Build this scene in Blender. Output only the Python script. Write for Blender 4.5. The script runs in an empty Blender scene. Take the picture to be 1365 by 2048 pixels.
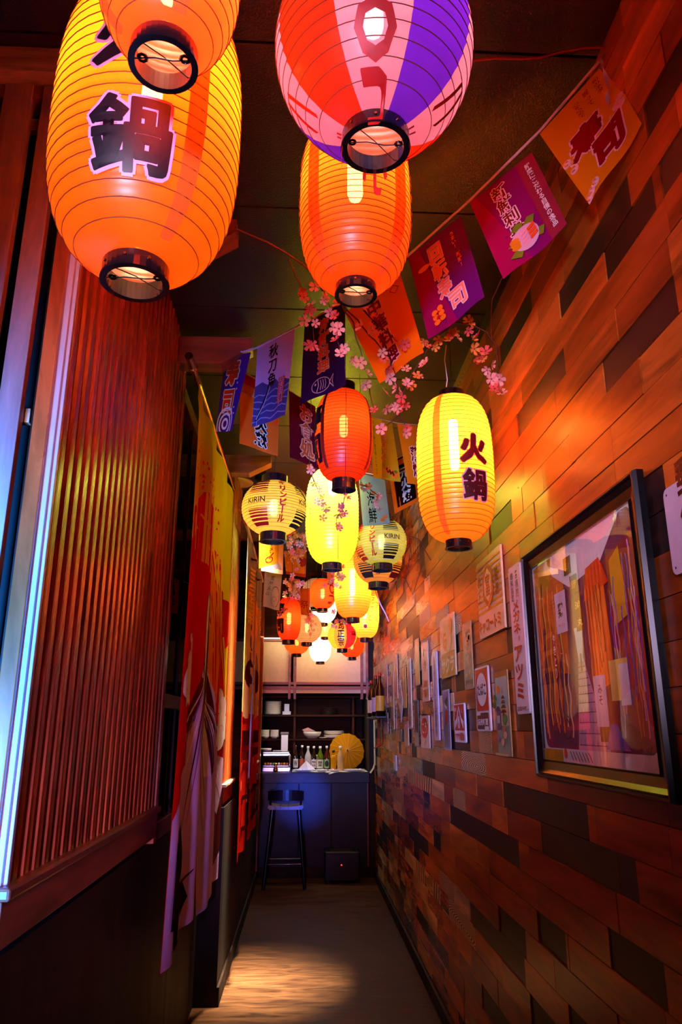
import bpy, bmesh, math, random
from mathutils import Vector, Matrix
random.seed(7)
PI = math.pi
SC = bpy.context.scene
COL = SC.collection

# ------------------------------------------------------------------ camera
EYE = Vector((0, 0, 1.5))
cam_d = bpy.data.cameras.new('camera')
cam = bpy.data.objects.new('camera', cam_d); COL.objects.link(cam)
cam.location = EYE
cam.rotation_euler = (PI/2 + math.radians(16.447), 0, -math.radians(2.802))
cam_d.sensor_fit = 'VERTICAL'; cam_d.sensor_height = 36.0
cam_d.lens = 1460.0/2048.0*36.0
cam_d.clip_start = 0.02
SC.camera = cam

# ------------------------------------------------------------------ world, exposure
w = bpy.data.worlds.new('world'); SC.world = w; w.use_nodes = True
w.node_tree.nodes['Background'].inputs[0].default_value = (0.25, 0.28, 0.6, 1)
w.node_tree.nodes['Background'].inputs[1].default_value = 0.002
vs = SC.view_settings
vs.view_transform = 'Standard'; vs.look = 'None'; vs.exposure = -0.1; vs.gamma = 1.0; vs.use_curve_mapping = False
cy = SC.cycles
cy.use_denoising = True
cy.max_bounces = 8; cy.diffuse_bounces = 5; cy.glossy_bounces = 3; cy.transmission_bounces = 5; cy.transparent_max_bounces = 16
cy.sample_clamp_indirect = 12.0
cy.caustics_reflective = False; cy.caustics_refractive = False

# ------------------------------------------------------------------ area and spot lights
def lamp(name, kind, loc, aim, power, color, size=0.5, size_y=None, spot=None, blend=0.5, spread=None):
    d = bpy.data.lights.new(name, kind); d.energy = power; d.color = color
    if kind == 'AREA':
        d.size = size
        if size_y: d.shape = 'RECTANGLE'; d.size_y = size_y
        if spread: d.spread = math.radians(spread)
    else:
        d.shadow_soft_size = size
    if kind == 'SPOT': d.spot_size = math.radians(spot); d.spot_blend = blend
    o = bpy.data.objects.new(name, d); COL.objects.link(o); o.location = loc
    v = Vector(aim) - Vector(loc)
    o.rotation_euler = v.to_track_quat('-Z', 'Y').to_euler()
    return o
lamp('assumed_violet_spot', 'SPOT', (-0.56, -1.0, 1.9), (0.47, 3.0, 2.36), 400, (0.84, 0.62, 1.0), 0.16, spot=40, blend=0.7)  # assumed unseen spot behind the camera, added to light signs, flags and picture
lamp('assumed_violet_fill', 'AREA', (-0.30, -1.1, 1.3), (-0.52, 3.9, 1.15), 2.0, (0.52, 0.30, 1.0), 0.12, 0.3, spread=20)  # assumed lamp, no window there; added to brighten the curtain's lower part
lamp('assumed_neon_light', 'AREA', (-0.98, -0.7, 0.95), (-0.90, 1.6, 1.35), 95, (0.02, 0.24, 1.0), 0.25, 0.5, spread=45)  # assumed blue source out of view, added for the tint on the boards
lamp('counter_light', 'AREA', (0.12, 8.52, 1.83), (0.12, 8.55, 1.0), 7, (1.0, 0.93, 0.84), 1.1, 0.12)
lamp('cabinet_light_strip', 'AREA', (0.1, 8.18, 2.47), (0.1, 8.30, 2.0), 3.0, (1.0, 0.80, 0.50), 1.2, 0.06)
lamp('assumed_blue_spot', 'SPOT', (0.02, -0.6, 1.62), (0.0, 8.3, 0.78), 5200, (0.02, 0.10, 1.0), 0.04, spot=4.6, blend=1.0)  # assumed beam from behind the camera, added for the blue patch on the counter
lamp('assumed_ceiling_light', 'AREA', (-0.33, 4.90, 3.16), (-0.31, 5.15, 0), 42, (1.0, 0.84, 0.56), 0.06, 0.45, spread=24)  # assumed lamp, added to make the lit patch on the floor

# ------------------------------------------------------------------ materials
def lin(h):
    h = h.lstrip('#'); out = []
    for i in (0, 2, 4):
        c = int(h[i:i+2], 16)/255
        out.append(c/12.92 if c <= 0.04045 else ((c+0.055)/1.055)**2.4)
    return (*out, 1.0)
MC = {}
def newmat(name):
    m = bpy.data.materials.new(name); m.use_nodes = True
    nt = m.node_tree; nt.nodes.clear()
    out = nt.nodes.new('ShaderNodeOutputMaterial')
    return m, nt, out
def N(nt, t, **kw):
    n = nt.nodes.new(t)
    for k, v in kw.items():
        if k.startswith('i_'):
            key = k[2:]
            key = int(key) if key.isdigit() else key.replace('_', ' ')
            n.inputs[key].default_value = v
        else: setattr(n, k, v)
    return n
def paint(h, rough=0.5, metal=0.0, spec=0.5, coat=0.0, bump=0.0, vary=0.12):
    key = (h, rough, metal, spec, coat, bump, vary)
    if key in MC: return MC[key]
    m, nt, out = newmat('paint_'+h.lstrip('#'))
    b = N(nt, 'ShaderNodeBsdfPrincipled'); c = lin(h)
    b.inputs['Roughness'].default_value = rough; b.inputs['Metallic'].default_value = metal
    b.inputs['Specular IOR Level'].default_value = spec; b.inputs['Coat Weight'].default_value = coat
    g = N(nt, 'ShaderNodeNewGeometry')
    no = N(nt, 'ShaderNodeTexNoise', i_Scale=23.0, i_Detail=4.0); nt.links.new(g.outputs['Position'], no.inputs['Vector'])
    mx = N(nt, 'ShaderNodeMix', data_type='RGBA')
    mx.inputs[6].default_value = tuple(x*(1-vary) for x in c[:3])+(1,); mx.inputs[7].default_value = tuple(min(1, x*(1+vary)) for x in c[:3])+(1,)
    nt.links.new(no.outputs['Fac'], mx.inputs[0]); nt.links.new(mx.outputs[2], b.inputs['Base Color'])
    if bump:
        bp = N(nt, 'ShaderNodeBump', i_Strength=bump, i_Distance=0.004); nt.links.new(no.outputs['Fac'], bp.inputs['Height']); nt.links.new(bp.outputs[0], b.inputs['Normal'])
    nt.links.new(b.outputs[0], out.inputs[0]); MC[key] = m; return m
def cloth(h, transl=0.35, fold=0.0):
    key = ('cloth', h, transl, fold)
    if key in MC: return MC[key]
    m, nt, out = newmat('cloth_'+h.lstrip('#')); c = lin(h)
    d = N(nt, 'ShaderNodeBsdfDiffuse', i_Color=c); t = N(nt, 'ShaderNodeBsdfTranslucent', i_Color=c)
    g = N(nt, 'ShaderNodeNewGeometry'); no = N(nt, 'ShaderNodeTexNoise', i_Scale=60.0, i_Detail=3.0)
    nt.links.new(g.outputs['Position'], no.inputs['Vector'])
    bp = N(nt, 'ShaderNodeBump', i_Strength=0.25, i_Distance=0.002); nt.links.new(no.outputs['Fac'], bp.inputs['Height'])
    nt.links.new(bp.outputs[0], d.inputs['Normal'])
    mx = N(nt, 'ShaderNodeMixShader'); mx.inputs[0].default_value = transl
    nt.links.new(d.outputs[0], mx.inputs[1]); nt.links.new(t.outputs[0], mx.inputs[2])
    nt.links.new(mx.outputs[0], out.inputs[0]); MC[key] = m; return m
def shade_mat(col, tr=0.05, name='lantern_cloth'):
    key = ('shade', tuple(col), tr)
    if key in MC: return MC[key]
    m, nt, out = newmat(name); c = (*col, 1)
    g = N(nt, 'ShaderNodeNewGeometry')
    no = N(nt, 'ShaderNodeTexNoise', i_Scale=14.0, i_Detail=5.0, i_Distortion=0.6); nt.links.new(g.outputs['Position'], no.inputs['Vector'])
    mp = N(nt, 'ShaderNodeMapRange'); mp.inputs[3].default_value = 0.72; mp.inputs[4].default_value = 1.12
    nt.links.new(no.outputs['Fac'], mp.inputs[0])
    vm = N(nt, 'ShaderNodeVectorMath', operation='SCALE'); vm.inputs[0].default_value = c[:3]; nt.links.new(mp.outputs[0], vm.inputs['Scale'])
    t = N(nt, 'ShaderNodeBsdfTranslucent'); d = N(nt, 'ShaderNodeBsdfDiffuse'); x = N(nt, 'ShaderNodeBsdfTransparent', i_Color=(min(1, c[0]), min(1, c[1]+0.22), min(1, c[2]+0.12), 1))
    gl = N(nt, 'ShaderNodeBsdfGlossy', i_Roughness=0.35, i_Color=(1, 1, 1, 1))
    for s in (t, d): nt.links.new(vm.outputs[0], s.inputs['Color'])
    a = N(nt, 'ShaderNodeMixShader'); a.inputs[0].default_value = 0.25
    nt.links.new(t.outputs[0], a.inputs[1]); nt.links.new(d.outputs[0], a.inputs[2])
    b = N(nt, 'ShaderNodeMixShader'); b.inputs[0].default_value = tr
    nt.links.new(a.outputs[0], b.inputs[1]); nt.links.new(x.outputs[0], b.inputs[2])
    e = N(nt, 'ShaderNodeMixShader'); e.inputs[0].default_value = 0.03
    nt.links.new(b.outputs[0], e.inputs[1]); nt.links.new(gl.outputs[0], e.inputs[2])
    nt.links.new(e.outputs[0], out.inputs[0]); MC[key] = m; return m
def glow(name, col, strength):
    m, nt, out = newmat(name)
    e = N(nt, 'ShaderNodeEmission', i_Color=(*col, 1), i_Strength=strength); nt.links.new(e.outputs[0], out.inputs[0]); return m
def wood(name, ramp, rough=0.4, axis='Y', ring=0.0, bump=0.3, rnd=True, fine=1.0, spec=0.5):
    """ramp: list of linear colours picked by each piece's own random number; grain runs along axis"""
    m, nt, out = newmat(name)
    b = N(nt, 'ShaderNodeBsdfPrincipled'); b.inputs['Specular IOR Level'].default_value = spec
    g = N(nt, 'ShaderNodeNewGeometry'); oi = N(nt, 'ShaderNodeObjectInfo')
    isl = g.outputs['Random Per Island'] if rnd == 'island' else oi.outputs['Random']
    sc = {'X': (1.2, 9, 9), 'Y': (9, 1.2, 9), 'Z': (9, 9, 1.2)}[axis]
    comb = N(nt, 'ShaderNodeVectorMath', operation='MULTIPLY_ADD'); comb.inputs[1].default_value = (1, 1, 1)
    nt.links.new(g.outputs['Position'], comb.inputs[0])
    k = N(nt, 'ShaderNodeMath', operation='MULTIPLY'); k.inputs[1].default_value = 37.0; nt.links.new(isl, k.inputs[0])
    nt.links.new(k.outputs[0], comb.inputs[2])
    mp = N(nt, 'ShaderNodeMapping'); mp.inputs['Scale'].default_value = tuple(s*fine for s in sc); nt.links.new(comb.outputs[0], mp.inputs['Vector'])
    no = N(nt, 'ShaderNodeTexNoise', i_Scale=1.3, i_Detail=6.0, i_Roughness=0.62, i_Distortion=0.5); nt.links.new(mp.outputs[0], no.inputs['Vector'])
    cr = N(nt, 'ShaderNodeValToRGB'); cr.color_ramp.interpolation = 'CONSTANT'
    el = cr.color_ramp.elements; n = len(ramp)
    el[0].position = 0; el[0].color = (*ramp[0], 1)
    if n > 1: el[1].position = 1.0/n; el[1].color = (*ramp[1], 1)
    else: el.remove(el[1])
    for i in range(2, n): e = el.new(i/n); e.color = (*ramp[i], 1)
    nt.links.new(isl, cr.inputs[0])
    mr = N(nt, 'ShaderNodeMapRange'); mr.inputs[1].default_value = 0.3; mr.inputs[2].default_value = 0.7; mr.inputs[3].default_value = 0.30; mr.inputs[4].default_value = 1.45
    h = no.outputs['Fac']
    if ring:
        wv = N(nt, 'ShaderNodeTexWave', wave_type='RINGS', rings_direction='X', i_Scale=2.6, i_Distortion=2.5, i_Detail=2.0, i_Detail_Scale=0.8)
        tc = N(nt, 'ShaderNodeTexCoord'); m3 = N(nt, 'ShaderNodeMapping'); m3.inputs['Scale'].default_value = (0.2, 1.6, 1.9); m3.inputs['Location'].default_value = (0.0, 0.25, 0.3)
        nt.links.new(tc.outputs['Object'], m3.inputs['Vector']); nt.links.new(m3.outputs[0], wv.inputs['Vector']); h = wv.outputs['Fac']
        mr.inputs[1].default_value = 0.2; mr.inputs[2].default_value = 0.8; mr.inputs[3].default_value = 0.12; mr.inputs[4].default_value = 1.5
    nt.links.new(h, mr.inputs[0])
    vm = N(nt, 'ShaderNodeVectorMath', operation='SCALE'); nt.links.new(cr.outputs[0], vm.inputs[0]); nt.links.new(mr.outputs[0], vm.inputs['Scale'])
    nt.links.new(vm.outputs[0], b.inputs['Base Color'])
    rr = N(nt, 'ShaderNodeMapRange'); rr.inputs[3].default_value = rough*0.75; rr.inputs[4].default_value = rough*1.35; nt.links.new(no.outputs['Fac'], rr.inputs[0]); nt.links.new(rr.outputs[0], b.inputs['Roughness'])
    bp = N(nt, 'ShaderNodeBump', i_Strength=bump, i_Distance=0.003); nt.links.new(h, bp.inputs['Height']); nt.links.new(bp.outputs[0], b.inputs['Normal'])
    nt.links.new(b.outputs[0], out.inputs[0]); return m

WALLW = [(0.50, 0.125, 0.014), (0.38, 0.088, 0.010), (0.64, 0.18, 0.022), (0.28, 0.06, 0.008), (0.54, 0.14, 0.016), (0.44, 0.105, 0.012)]
M_plank = wood('plank_brown', WALLW, 0.30, bump=0.45, spec=0.3)
M_plank_i = wood('plank_brown_far', WALLW+[(0.10, 0.04, 0.02), (0.66, 0.36, 0.12)], 0.26, rnd='island')
M_plank_dark = wood('plank_charred', [(0.022, 0.010, 0.007), (0.035, 0.016, 0.010), (0.016, 0.008, 0.006)], 0.45)
M_plank_pale = wood('plank_pale', [(0.70, 0.45, 0.22), (0.58, 0.36, 0.17)], 0.4)
M_plank_ring = wood('plank_ringed', [(0.62, 0.40, 0.20), (0.50, 0.30, 0.14)], 0.4, ring=1.0)
M_slat = wood('slat_stained', [(0.46, 0.085, 0.018), (0.50, 0.10, 0.022), (0.40, 0.07, 0.016)], 0.25, axis='Z')
M_board = wood('lattice_board', [(0.42, 0.24, 0.22), (0.38, 0.22, 0.20)], 0.42, axis='Z')
M_beam = wood('beam_stained', [(0.26, 0.07, 0.03)], 0.4, axis='X')
M_sill = wood('sill_stained', [(0.24, 0.06, 0.028)], 0.35, axis='Y')
M_lightwood = wood('beam_pale', [(0.62, 0.40, 0.22)], 0.55, axis='X', fine=1.6)
M_darkwood = wood('panel_dark', [(0.014, 0.005, 0.003)], 0.6, axis='Z', spec=0.2)
M_shelf = wood('shelf_dark', [(0.055, 0.011, 0.004), (0.035, 0.008, 0.003)], 0.6, axis='X', spec=0.1)
M_black = paint('101014', 0.35)
M_ring = paint('0e0c12', 0.22, coat=0.3)
M_wire = paint('1c1210', 0.5)
M_rib = paint('5a1804', 0.7)
M_void = paint('060405', 0.9)
M_brass = paint('b98a3a', 0.22, metal=1.0)
M_white = paint('e8e4e0', 0.35)
M_cream = paint('e9cfa0', 0.6)

def m_ceiling():
    m, nt, out = newmat('ceiling_black')
    b = N(nt, 'ShaderNodeBsdfPrincipled', i_Roughness=0.42)
    g = N(nt, 'ShaderNodeNewGeometry')
    n1 = N(nt, 'ShaderNodeTexNoise', i_Scale=160.0, i_Detail=2.0); n2 = N(nt, 'ShaderNodeTexVoronoi', i_Scale=55.0)
    for n in (n1, n2): nt.links.new(g.outputs['Position'], n.inputs['Vector'])
    lt = N(nt, 'ShaderNodeMath', operation='LESS_THAN'); lt.inputs[1].default_value = 0.05; nt.links.new(n2.outputs['Distance'], lt.inputs[0])
    mx = N(nt, 'ShaderNodeMix', data_type='RGBA'); mx.inputs[6].default_value = (0.016, 0.009, 0.007, 1); mx.inputs[7].default_value = (0.5, 0.25, 0.16, 1)
    nt.links.new(lt.outputs[0], mx.inputs[0]); nt.links.new(mx.outputs[2], b.inputs['Base Color'])
    bp = N(nt, 'ShaderNodeBump', i_Strength=0.7, i_Distance=0.003); nt.links.new(n1.outputs['Fac'], bp.inputs['Height']); nt.links.new(bp.outputs[0], b.inputs['Normal'])
    nt.links.new(b.outputs[0], out.inputs[0]); return m
def m_floor():
    m, nt, out = newmat('floor_sealed_concrete')
    b = N(nt, 'ShaderNodeBsdfPrincipled'); b.inputs['Specular IOR Level'].default_value = 0.12
    g = N(nt, 'ShaderNodeNewGeometry')
    mp = N(nt, 'ShaderNodeMapping'); mp.inputs['Scale'].default_value = (2.2, 9, 1); nt.links.new(g.outputs['Position'], mp.inputs['Vector'])
    n1 = N(nt, 'ShaderNodeTexNoise', i_Scale=1.8, i_Detail=8.0, i_Roughness=0.65, i_Distortion=1.2); nt.links.new(mp.outputs[0], n1.inputs['Vector'])
    cr = N(nt, 'ShaderNodeValToRGB'); e = cr.color_ramp.elements; e[0].position = 0.3; e[0].color = (0.008, 0.002, 0.001, 1); e[1].position = 0.68; e[1].color = (0.11, 0.045, 0.018, 1)
    nt.links.new(n1.outputs['Fac'], cr.inputs[0]); nt.links.new(cr.outputs[0], b.inputs['Base Color'])
    mr = N(nt, 'ShaderNodeMapRange'); mr.inputs[3].default_value = 0.32; mr.inputs[4].default_value = 0.6; nt.links.new(n1.outputs['Fac'], mr.inputs[0]); nt.links.new(mr.outputs[0], b.inputs['Roughness'])
    bp = N(nt, 'ShaderNodeBump', i_Strength=0.5, i_Distance=0.006); nt.links.new(n1.outputs['Fac'], bp.inputs['Height']); nt.links.new(bp.outputs[0], b.inputs['Normal'])
    nt.links.new(b.outputs[0], out.inputs[0]); return m
def m_glass(tint=(1, 1, 1), rough=0.0):
    m, nt, out = newmat('pane_glass')
    t = N(nt, 'ShaderNodeBsdfTransparent', i_Color=(*tint, 1)); g = N(nt, 'ShaderNodeBsdfGlossy', i_Roughness=rough, i_Color=(1, 1, 1, 1))
    f = N(nt, 'ShaderNodeFresnel', i_IOR=1.5); mx = N(nt, 'ShaderNodeMixShader')
    ge = N(nt, 'ShaderNodeNewGeometry'); sb = N(nt, 'ShaderNodeMath', operation='SUBTRACT'); sb.inputs[0].default_value = 1.0; nt.links.new(ge.outputs['Backfacing'], sb.inputs[1])
    mu = N(nt, 'ShaderNodeMath', operation='MULTIPLY'); nt.links.new(f.outputs[0], mu.inputs[0]); nt.links.new(sb.outputs[0], mu.inputs[1]); nt.links.new(mu.outputs[0], mx.inputs[0]); nt.links.new(t.outputs[0], mx.inputs[1]); nt.links.new(g.outputs[0], mx.inputs[2])
    nt.links.new(mx.outputs[0], out.inputs[0]); return m
M_ceil = m_ceiling(); M_floor = m_floor(); M_glass = m_glass()
def bottle_glass(h, rough=0.08):
    m, nt, out = newmat('bottle_glass')
    b = N(nt, 'ShaderNodeBsdfPrincipled', i_Roughness=rough); b.inputs['Base Color'].default_value = lin(h); b.inputs['Coat Weight'].default_value = 0.5
    nt.links.new(b.outputs[0], out.inputs[0]); return m

# ------------------------------------------------------------------ objects
ORG = {}
def thing(name, label, cat, loc=(0, 0, 0), group=None):
    o = bpy.data.objects.new(name, None); COL.objects.link(o); o.location = loc; o.empty_display_size = 0.05
    o['label'] = label; o['category'] = cat
    if group: o['group'] = group
    ORG[o] = Vector(loc); return o
def tag(o, label=None, cat=None, group=None, kind=None):
    if label: o['label'] = label
    if cat: o['category'] = cat
    if group: o['group'] = group
    if kind: o['kind'] = kind
    return o
class MB:
    def __init__(s): s.v = []; s.f = []; s.m = []; s.mats = []; s.sm = []
    def mi(s, mat):
        if mat not in s.mats: s.mats.append(mat)
        return s.mats.index(mat)
    def add(s, vs, fs, mat, smooth=False):
        k = len(s.v); s.v += [tuple(a) for a in vs]; i = s.mi(mat)
        for f in fs: s.f.append([k+a for a in f]); s.m.append(i); s.sm.append(smooth)
    def box(s, a, b, mat, bev=0.0):
        x0, y0, z0 = [min(a[i], b[i]) for i in range(3)]; x1, y1, z1 = [max(a[i], b[i]) for i in range(3)]
        if bev <= 0:
            vs = [(x0, y0, z0), (x1, y0, z0), (x1, y1, z0), (x0, y1, z0), (x0, y0, z1), (x1, y0, z1), (x1, y1, z1), (x0, y1, z1)]
            s.add(vs, [(0, 3, 2, 1), (4, 5, 6, 7), (0, 1, 5, 4), (1, 2, 6, 5), (2, 3, 7, 6), (3, 0, 4, 7)], mat)
        else:
            bm = bmesh.new(); bmesh.ops.create_cube(bm, size=1)
            for v in bm.verts: v.co = Vector(((x0+x1)/2+v.co.x*(x1-x0), (y0+y1)/2+v.co.y*(y1-y0), (z0+z1)/2+v.co.z*(z1-z0)))
            bmesh.ops.bevel(bm, geom=bm.edges[:], offset=bev, segments=2, affect='EDGES', profile=0.5)
            bm.verts.index_update(); s.add([v.co for v in bm.verts], [[v.index for v in f.verts] for f in bm.faces], mat); bm.free()
    def prism(s, pts, n, h, mat):
        """closed polygon pts (3d) extruded by vector n*h"""
        k = len(pts); d = Vector(n)*h
        vs = [Vector(p) for p in pts]+[Vector(p)+d for p in pts]
        fs = [list(range(k))[::-1], list(range(k, 2*k))]+[(i, (i+1) % k, k+(i+1) % k, k+i) for i in range(k)]
        s.add(vs, fs, mat)
    def tube(s, path, r, mat, seg=6, cap=True, smooth=True):
        path = [Vector(p) for p in path]; rs = r if isinstance(r, (list, tuple)) else [r]*len(path)
        rings = []; up = None
        for i, p in enumerate(path):
            d = (path[min(i+1, len(path)-1)]-path[max(i-1, 0)]).normalized()
            if up is None: up = Vector((0, 0, 1)) if abs(d.z) < 0.9 else Vector((1, 0, 0))
            a = d.cross(up)
            if a.length < 1e-4: a = d.cross(Vector((0.3, 1, 0.2)))
            a.normalize(); b = d.cross(a).normalized()
            rings.append([p+(a*math.cos(2*PI*k/seg)+b*math.sin(2*PI*k/seg))*rs[i] for k in range(seg)])
        vs = [v for q in rings for v in q]; fs = []
        for i in range(len(path)-1):
            for k in range(seg): fs.append((i*seg+k, i*seg+(k+1) % seg, (i+1)*seg+(k+1) % seg, (i+1)*seg+k))
        s.add(vs, fs, mat, smooth)
        if cap: s.add(rings[0], [list(range(seg))], mat); s.add(rings[-1], [list(range(seg))[::-1]], mat)
    def lathe(s, prof, c, mat, seg=20, smooth=True, mat_fn=None, close=False):
        c = Vector(c); vs = []; fs = []
        for r, z in prof:
            for k in range(seg): a = 2*PI*k/seg; vs.append((c.x+r*math.sin(a), c.y-r*math.cos(a), c.z+z))
        n = len(prof)
        base = len(s.v); s.v += vs
        rng = range(n if close else n-1)
        for i in rng:
            for k in range(seg):
                j = (i+1) % n
                s.f.append([base+i*seg+k, base+i*seg+(k+1) % seg, base+j*seg+(k+1) % seg, base+j*seg+k])
                s.m.append(s.mi(mat_fn((k+0.5)/seg) if mat_fn else mat)); s.sm.append(smooth)
    def surf(s, S, w, h, nu, nv, mat, off=0.0, u0=0.0, v0=0.0, smooth=True, mat_fn=None):
        vs = [S(u0+w*i/nu, v0+h*j/nv, off) for j in range(nv+1) for i in range(nu+1)]
        k = len(s.v); s.v += [tuple(v) for v in vs]
        for j in range(nv):
            for i in range(nu):
                a = k+j*(nu+1)+i; s.f.append([a, a+1, a+nu+2, a+nu+1]); s.sm.append(smooth)
                s.m.append(s.mi(mat_fn((i+0.5)/nu, (j+0.5)/nv) if mat_fn else mat))
    def build(s, name, parent=None, org=None):
        o = Vector(org) if org is not None else (ORG[parent] if parent is not None else Vector((0, 0, 0)))
        me = bpy.data.meshes.new(name)
        me.from_pydata([(v[0]-o.x, v[1]-o.y, v[2]-o.z) for v in s.v], [], s.f)
        for m in s.mats: me.materials.append(m)
        for p, i, q in zip(me.polygons, s.m, s.sm): p.material_index = i; p.use_smooth = q
        me.update()
        ob = bpy.data.objects.new(name, me); COL.objects.link(ob)
        if parent is not None: ob.parent = parent; ORG[ob] = ORG[parent]
        else: ob.location = o; ORG[ob] = o
        return ob
def struct(ob): ob['kind'] = 'structure'; return ob

# ------------------------------------------------------------------ flat print on any surface (real thin geometry)
TC = {}
def text2d(s, h, bold=0.0, w=None, vertical=False, shear=0.0):
    """glyph outlines as triangulated 2-D faces, centred, height h (and width w)"""
    key = (s, bold, vertical)
    if key not in TC:
        c = bpy.data.curves.new('glyphs', 'FONT'); c.body = '\n'.join(s) if vertical else s
        c.size = 1.0; c.resolution_u = 2; c.align_x = 'CENTER'; c.space_line = 1.0 if vertical else 1.1; c.offset = bold
        o = bpy.data.objects.new('glyphs', c); COL.objects.link(o)
        me = bpy.data.meshes.new_from_object(o.evaluated_get(bpy.context.evaluated_depsgraph_get()))
        vs = [(v.co.x, v.co.y) for v in me.vertices]; fs = [list(p.vertices) for p in me.polygons]
        bpy.data.objects.remove(o); bpy.data.meshes.remove(me); bpy.data.curves.remove(c)
        TC[key] = (vs, fs)
    vs, fs = TC[key]
    k2 = (s, 0.0, vertical)
    x0 = min(v[0] for v in vs)+bold; x1 = max(v[0] for v in vs)-bold; y0 = min(v[1] for v in vs)+bold; y1 = max(v[1] for v in vs)-bold
    sy = h/(y1-y0); sx = w/(x1-x0) if w else sy
    cx = (x0+x1)/2; cyy = (y0+y1)/2
    return [((x-cx)*sx+shear*(y-cyy)*sy, (y-cyy)*sy) for x, y in vs], fs
class Print:
    def __init__(s, S, grid=None, clip=None, step=0.0004, split=False): s.split = split; s.done = []; s.S = S; s.grid = grid; s.clip = clip; s.mb = MB(); s.step = step; s.n = 0
    def elem(s, pts, faces, mat, lay=None):
        if lay is None: s.n += 1; lay = s.n
        bm = bmesh.new(); vs = [bm.verts.new((x, y, 0)) for x, y in pts]
        for f in faces:
            try: bm.faces.new([vs[i] for i in f])
            except ValueError: pass
        if any(len(f.verts) > 4 for f in bm.faces): bmesh.ops.triangulate(bm, faces=bm.faces[:])
        def cut(co, no, clear=False):
            g = bm.verts[:]+bm.edges[:]+bm.faces[:]
            if g: bmesh.ops.bisect_plane(bm, geom=g, plane_co=co, plane_no=no, clear_outer=clear, dist=1e-6)
        if s.clip:
            u0, v0, u1, v1 = s.clip
            cut((u0, 0, 0), (-1, 0, 0), True); cut((u1, 0, 0), (1, 0, 0), True); cut((0, v0, 0), (0, -1, 0), True); cut((0, v1, 0), (0, 1, 0), True)
        if not bm.faces: bm.free(); return s
        if s.grid:
            xs = [v.co.x for v in bm.verts]; ys = [v.co.y for v in bm.verts]; g = s.grid
            a = math.floor(min(xs)/g)+1
            while a*g < max(xs): cut((a*g, 0, 0), (1, 0, 0)); a += 1
            a = math.floor(min(ys)/g)+1
            while a*g < max(ys): cut((0, a*g, 0), (0, 1, 0)); a += 1
        bm.verts.index_update()
        out = [s.S(v.co.x, v.co.y, s.step*lay) for v in bm.verts]
        s.mb.add(out, [[v.index for v in f.verts] for f in bm.faces], mat, True); bm.free(); return s
    def new(s):
        if s.mb.f: s.done.append(s.mb)
        s.mb = MB()
    def poly(s, pts, mat, lay=None): return s.elem(pts, [list(range(len(pts)))], mat, lay)
    def rect(s, x0, y0, x1, y1, mat, lay=None, r=0.0):
        if r > 0:
            pts = []
            for cx, cyy, a0 in ((x1-r, y0+r, -90), (x1-r, y1-r, 0), (x0+r, y1-r, 90), (x0+r, y0+r, 180)):
                for k in range(5): a = math.radians(a0+k*22.5); pts.append((cx+r*math.cos(a), cyy+r*math.sin(a)))
            return s.poly(pts, mat, lay)
        return s.poly([(x0, y0), (x1, y0), (x1, y1), (x0, y1)], mat, lay)
    def disc(s, x, y, rx, mat, ry=None, n=24, lay=None, a0=0, a1=360):
        ry = ry or rx; full = (a1-a0) >= 360
        pts = [(x+rx*math.cos(math.radians(a0+(a1-a0)*k/n)), y+ry*math.sin(math.radians(a0+(a1-a0)*k/n))) for k in range(n if full else n+1)]
        return s.poly(pts, mat, lay)
    def ring(s, x, y, r, t, mat, ry=None, n=20, a0=0, a1=360):
        ry = ry or r; k = ry/r; vs = []; fs = []
        for i in range(n+1):
            a = math.radians(a0+(a1-a0)*i/n); vs += [(x+r*math.cos(a), y+ry*math.sin(a)), (x+(r-t)*math.cos(a), y+(r-t)*k*math.sin(a))]
        for i in range(n): fs.append((2*i, 2*i+2, 2*i+3, 2*i+1))
        return s.elem(vs, fs, mat)
    def stroke(s, pts, wd, mat):
        vs = []; n = len(pts); wds = wd if isinstance(wd, (list, tuple)) else [wd]*n
        for i, p in enumerate(pts):
            a = Vector(pts[max(0, i-1)]); b = Vector(pts[min(n-1, i+1)]); d = (b-a).normalized(); q = Vector((-d.y, d.x))*wds[i]/2
            vs += [(p[0]+q.x, p[1]+q.y), (p[0]-q.x, p[1]-q.y)]
        return s.elem(vs, [(2*i, 2*i+1, 2*i+3, 2*i+2) for i in range(n-1)], mat)
    def text(s, t, x, y, h, mat, bold=0.012, w=None, vertical=False, out=None, outw=0.05, rot=0, mirror=False, shear=0.0):
        if s.split: s.new()
        vs0, fs = text2d(t, h, min(bold, 0.02), w, vertical, shear)
        em = h/max(1, len(t)) if vertical else h
        ca, sa = math.cos(math.radians(rot)), math.sin(math.radians(rot))
        def layer(rad, m, nd):
            s.n += 1
            for k in range(nd):
                a = 2*PI*k/nd+0.3; ox, oy = (rad*math.cos(a), rad*math.sin(a)) if nd > 1 else (0, 0)
                pts = []
                for px, py in vs0:
                    if mirror: px = -px
                    px += ox; py += oy
                    pts.append((px*ca-py*sa+x, px*sa+py*ca+y))
                s.elem(pts, fs, m, s.n+0.06*k)
        big = em > 0.03
        if out: layer(em*(outw+max(0, bold-0.02)), out, 8 if big else 5)
        if bold > 0.025: layer(em*(bold-0.02), mat, 6 if big else 4)
        else: layer(0, mat, 1)
        return s
    def build(s, name, parent, label=None):
        for m in s.done: m.build(name, parent)
        if not s.mb.f: return None
        o = s.mb.build(name, parent)
        if label: o['label'] = label
        return o
def plane(o, u, v, n):
    o, u, v, n = Vector(o), Vector(u), Vector(v), Vector(n)
    return lambda a, b, off=0.0: o+u*a+v*b+n*off
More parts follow.
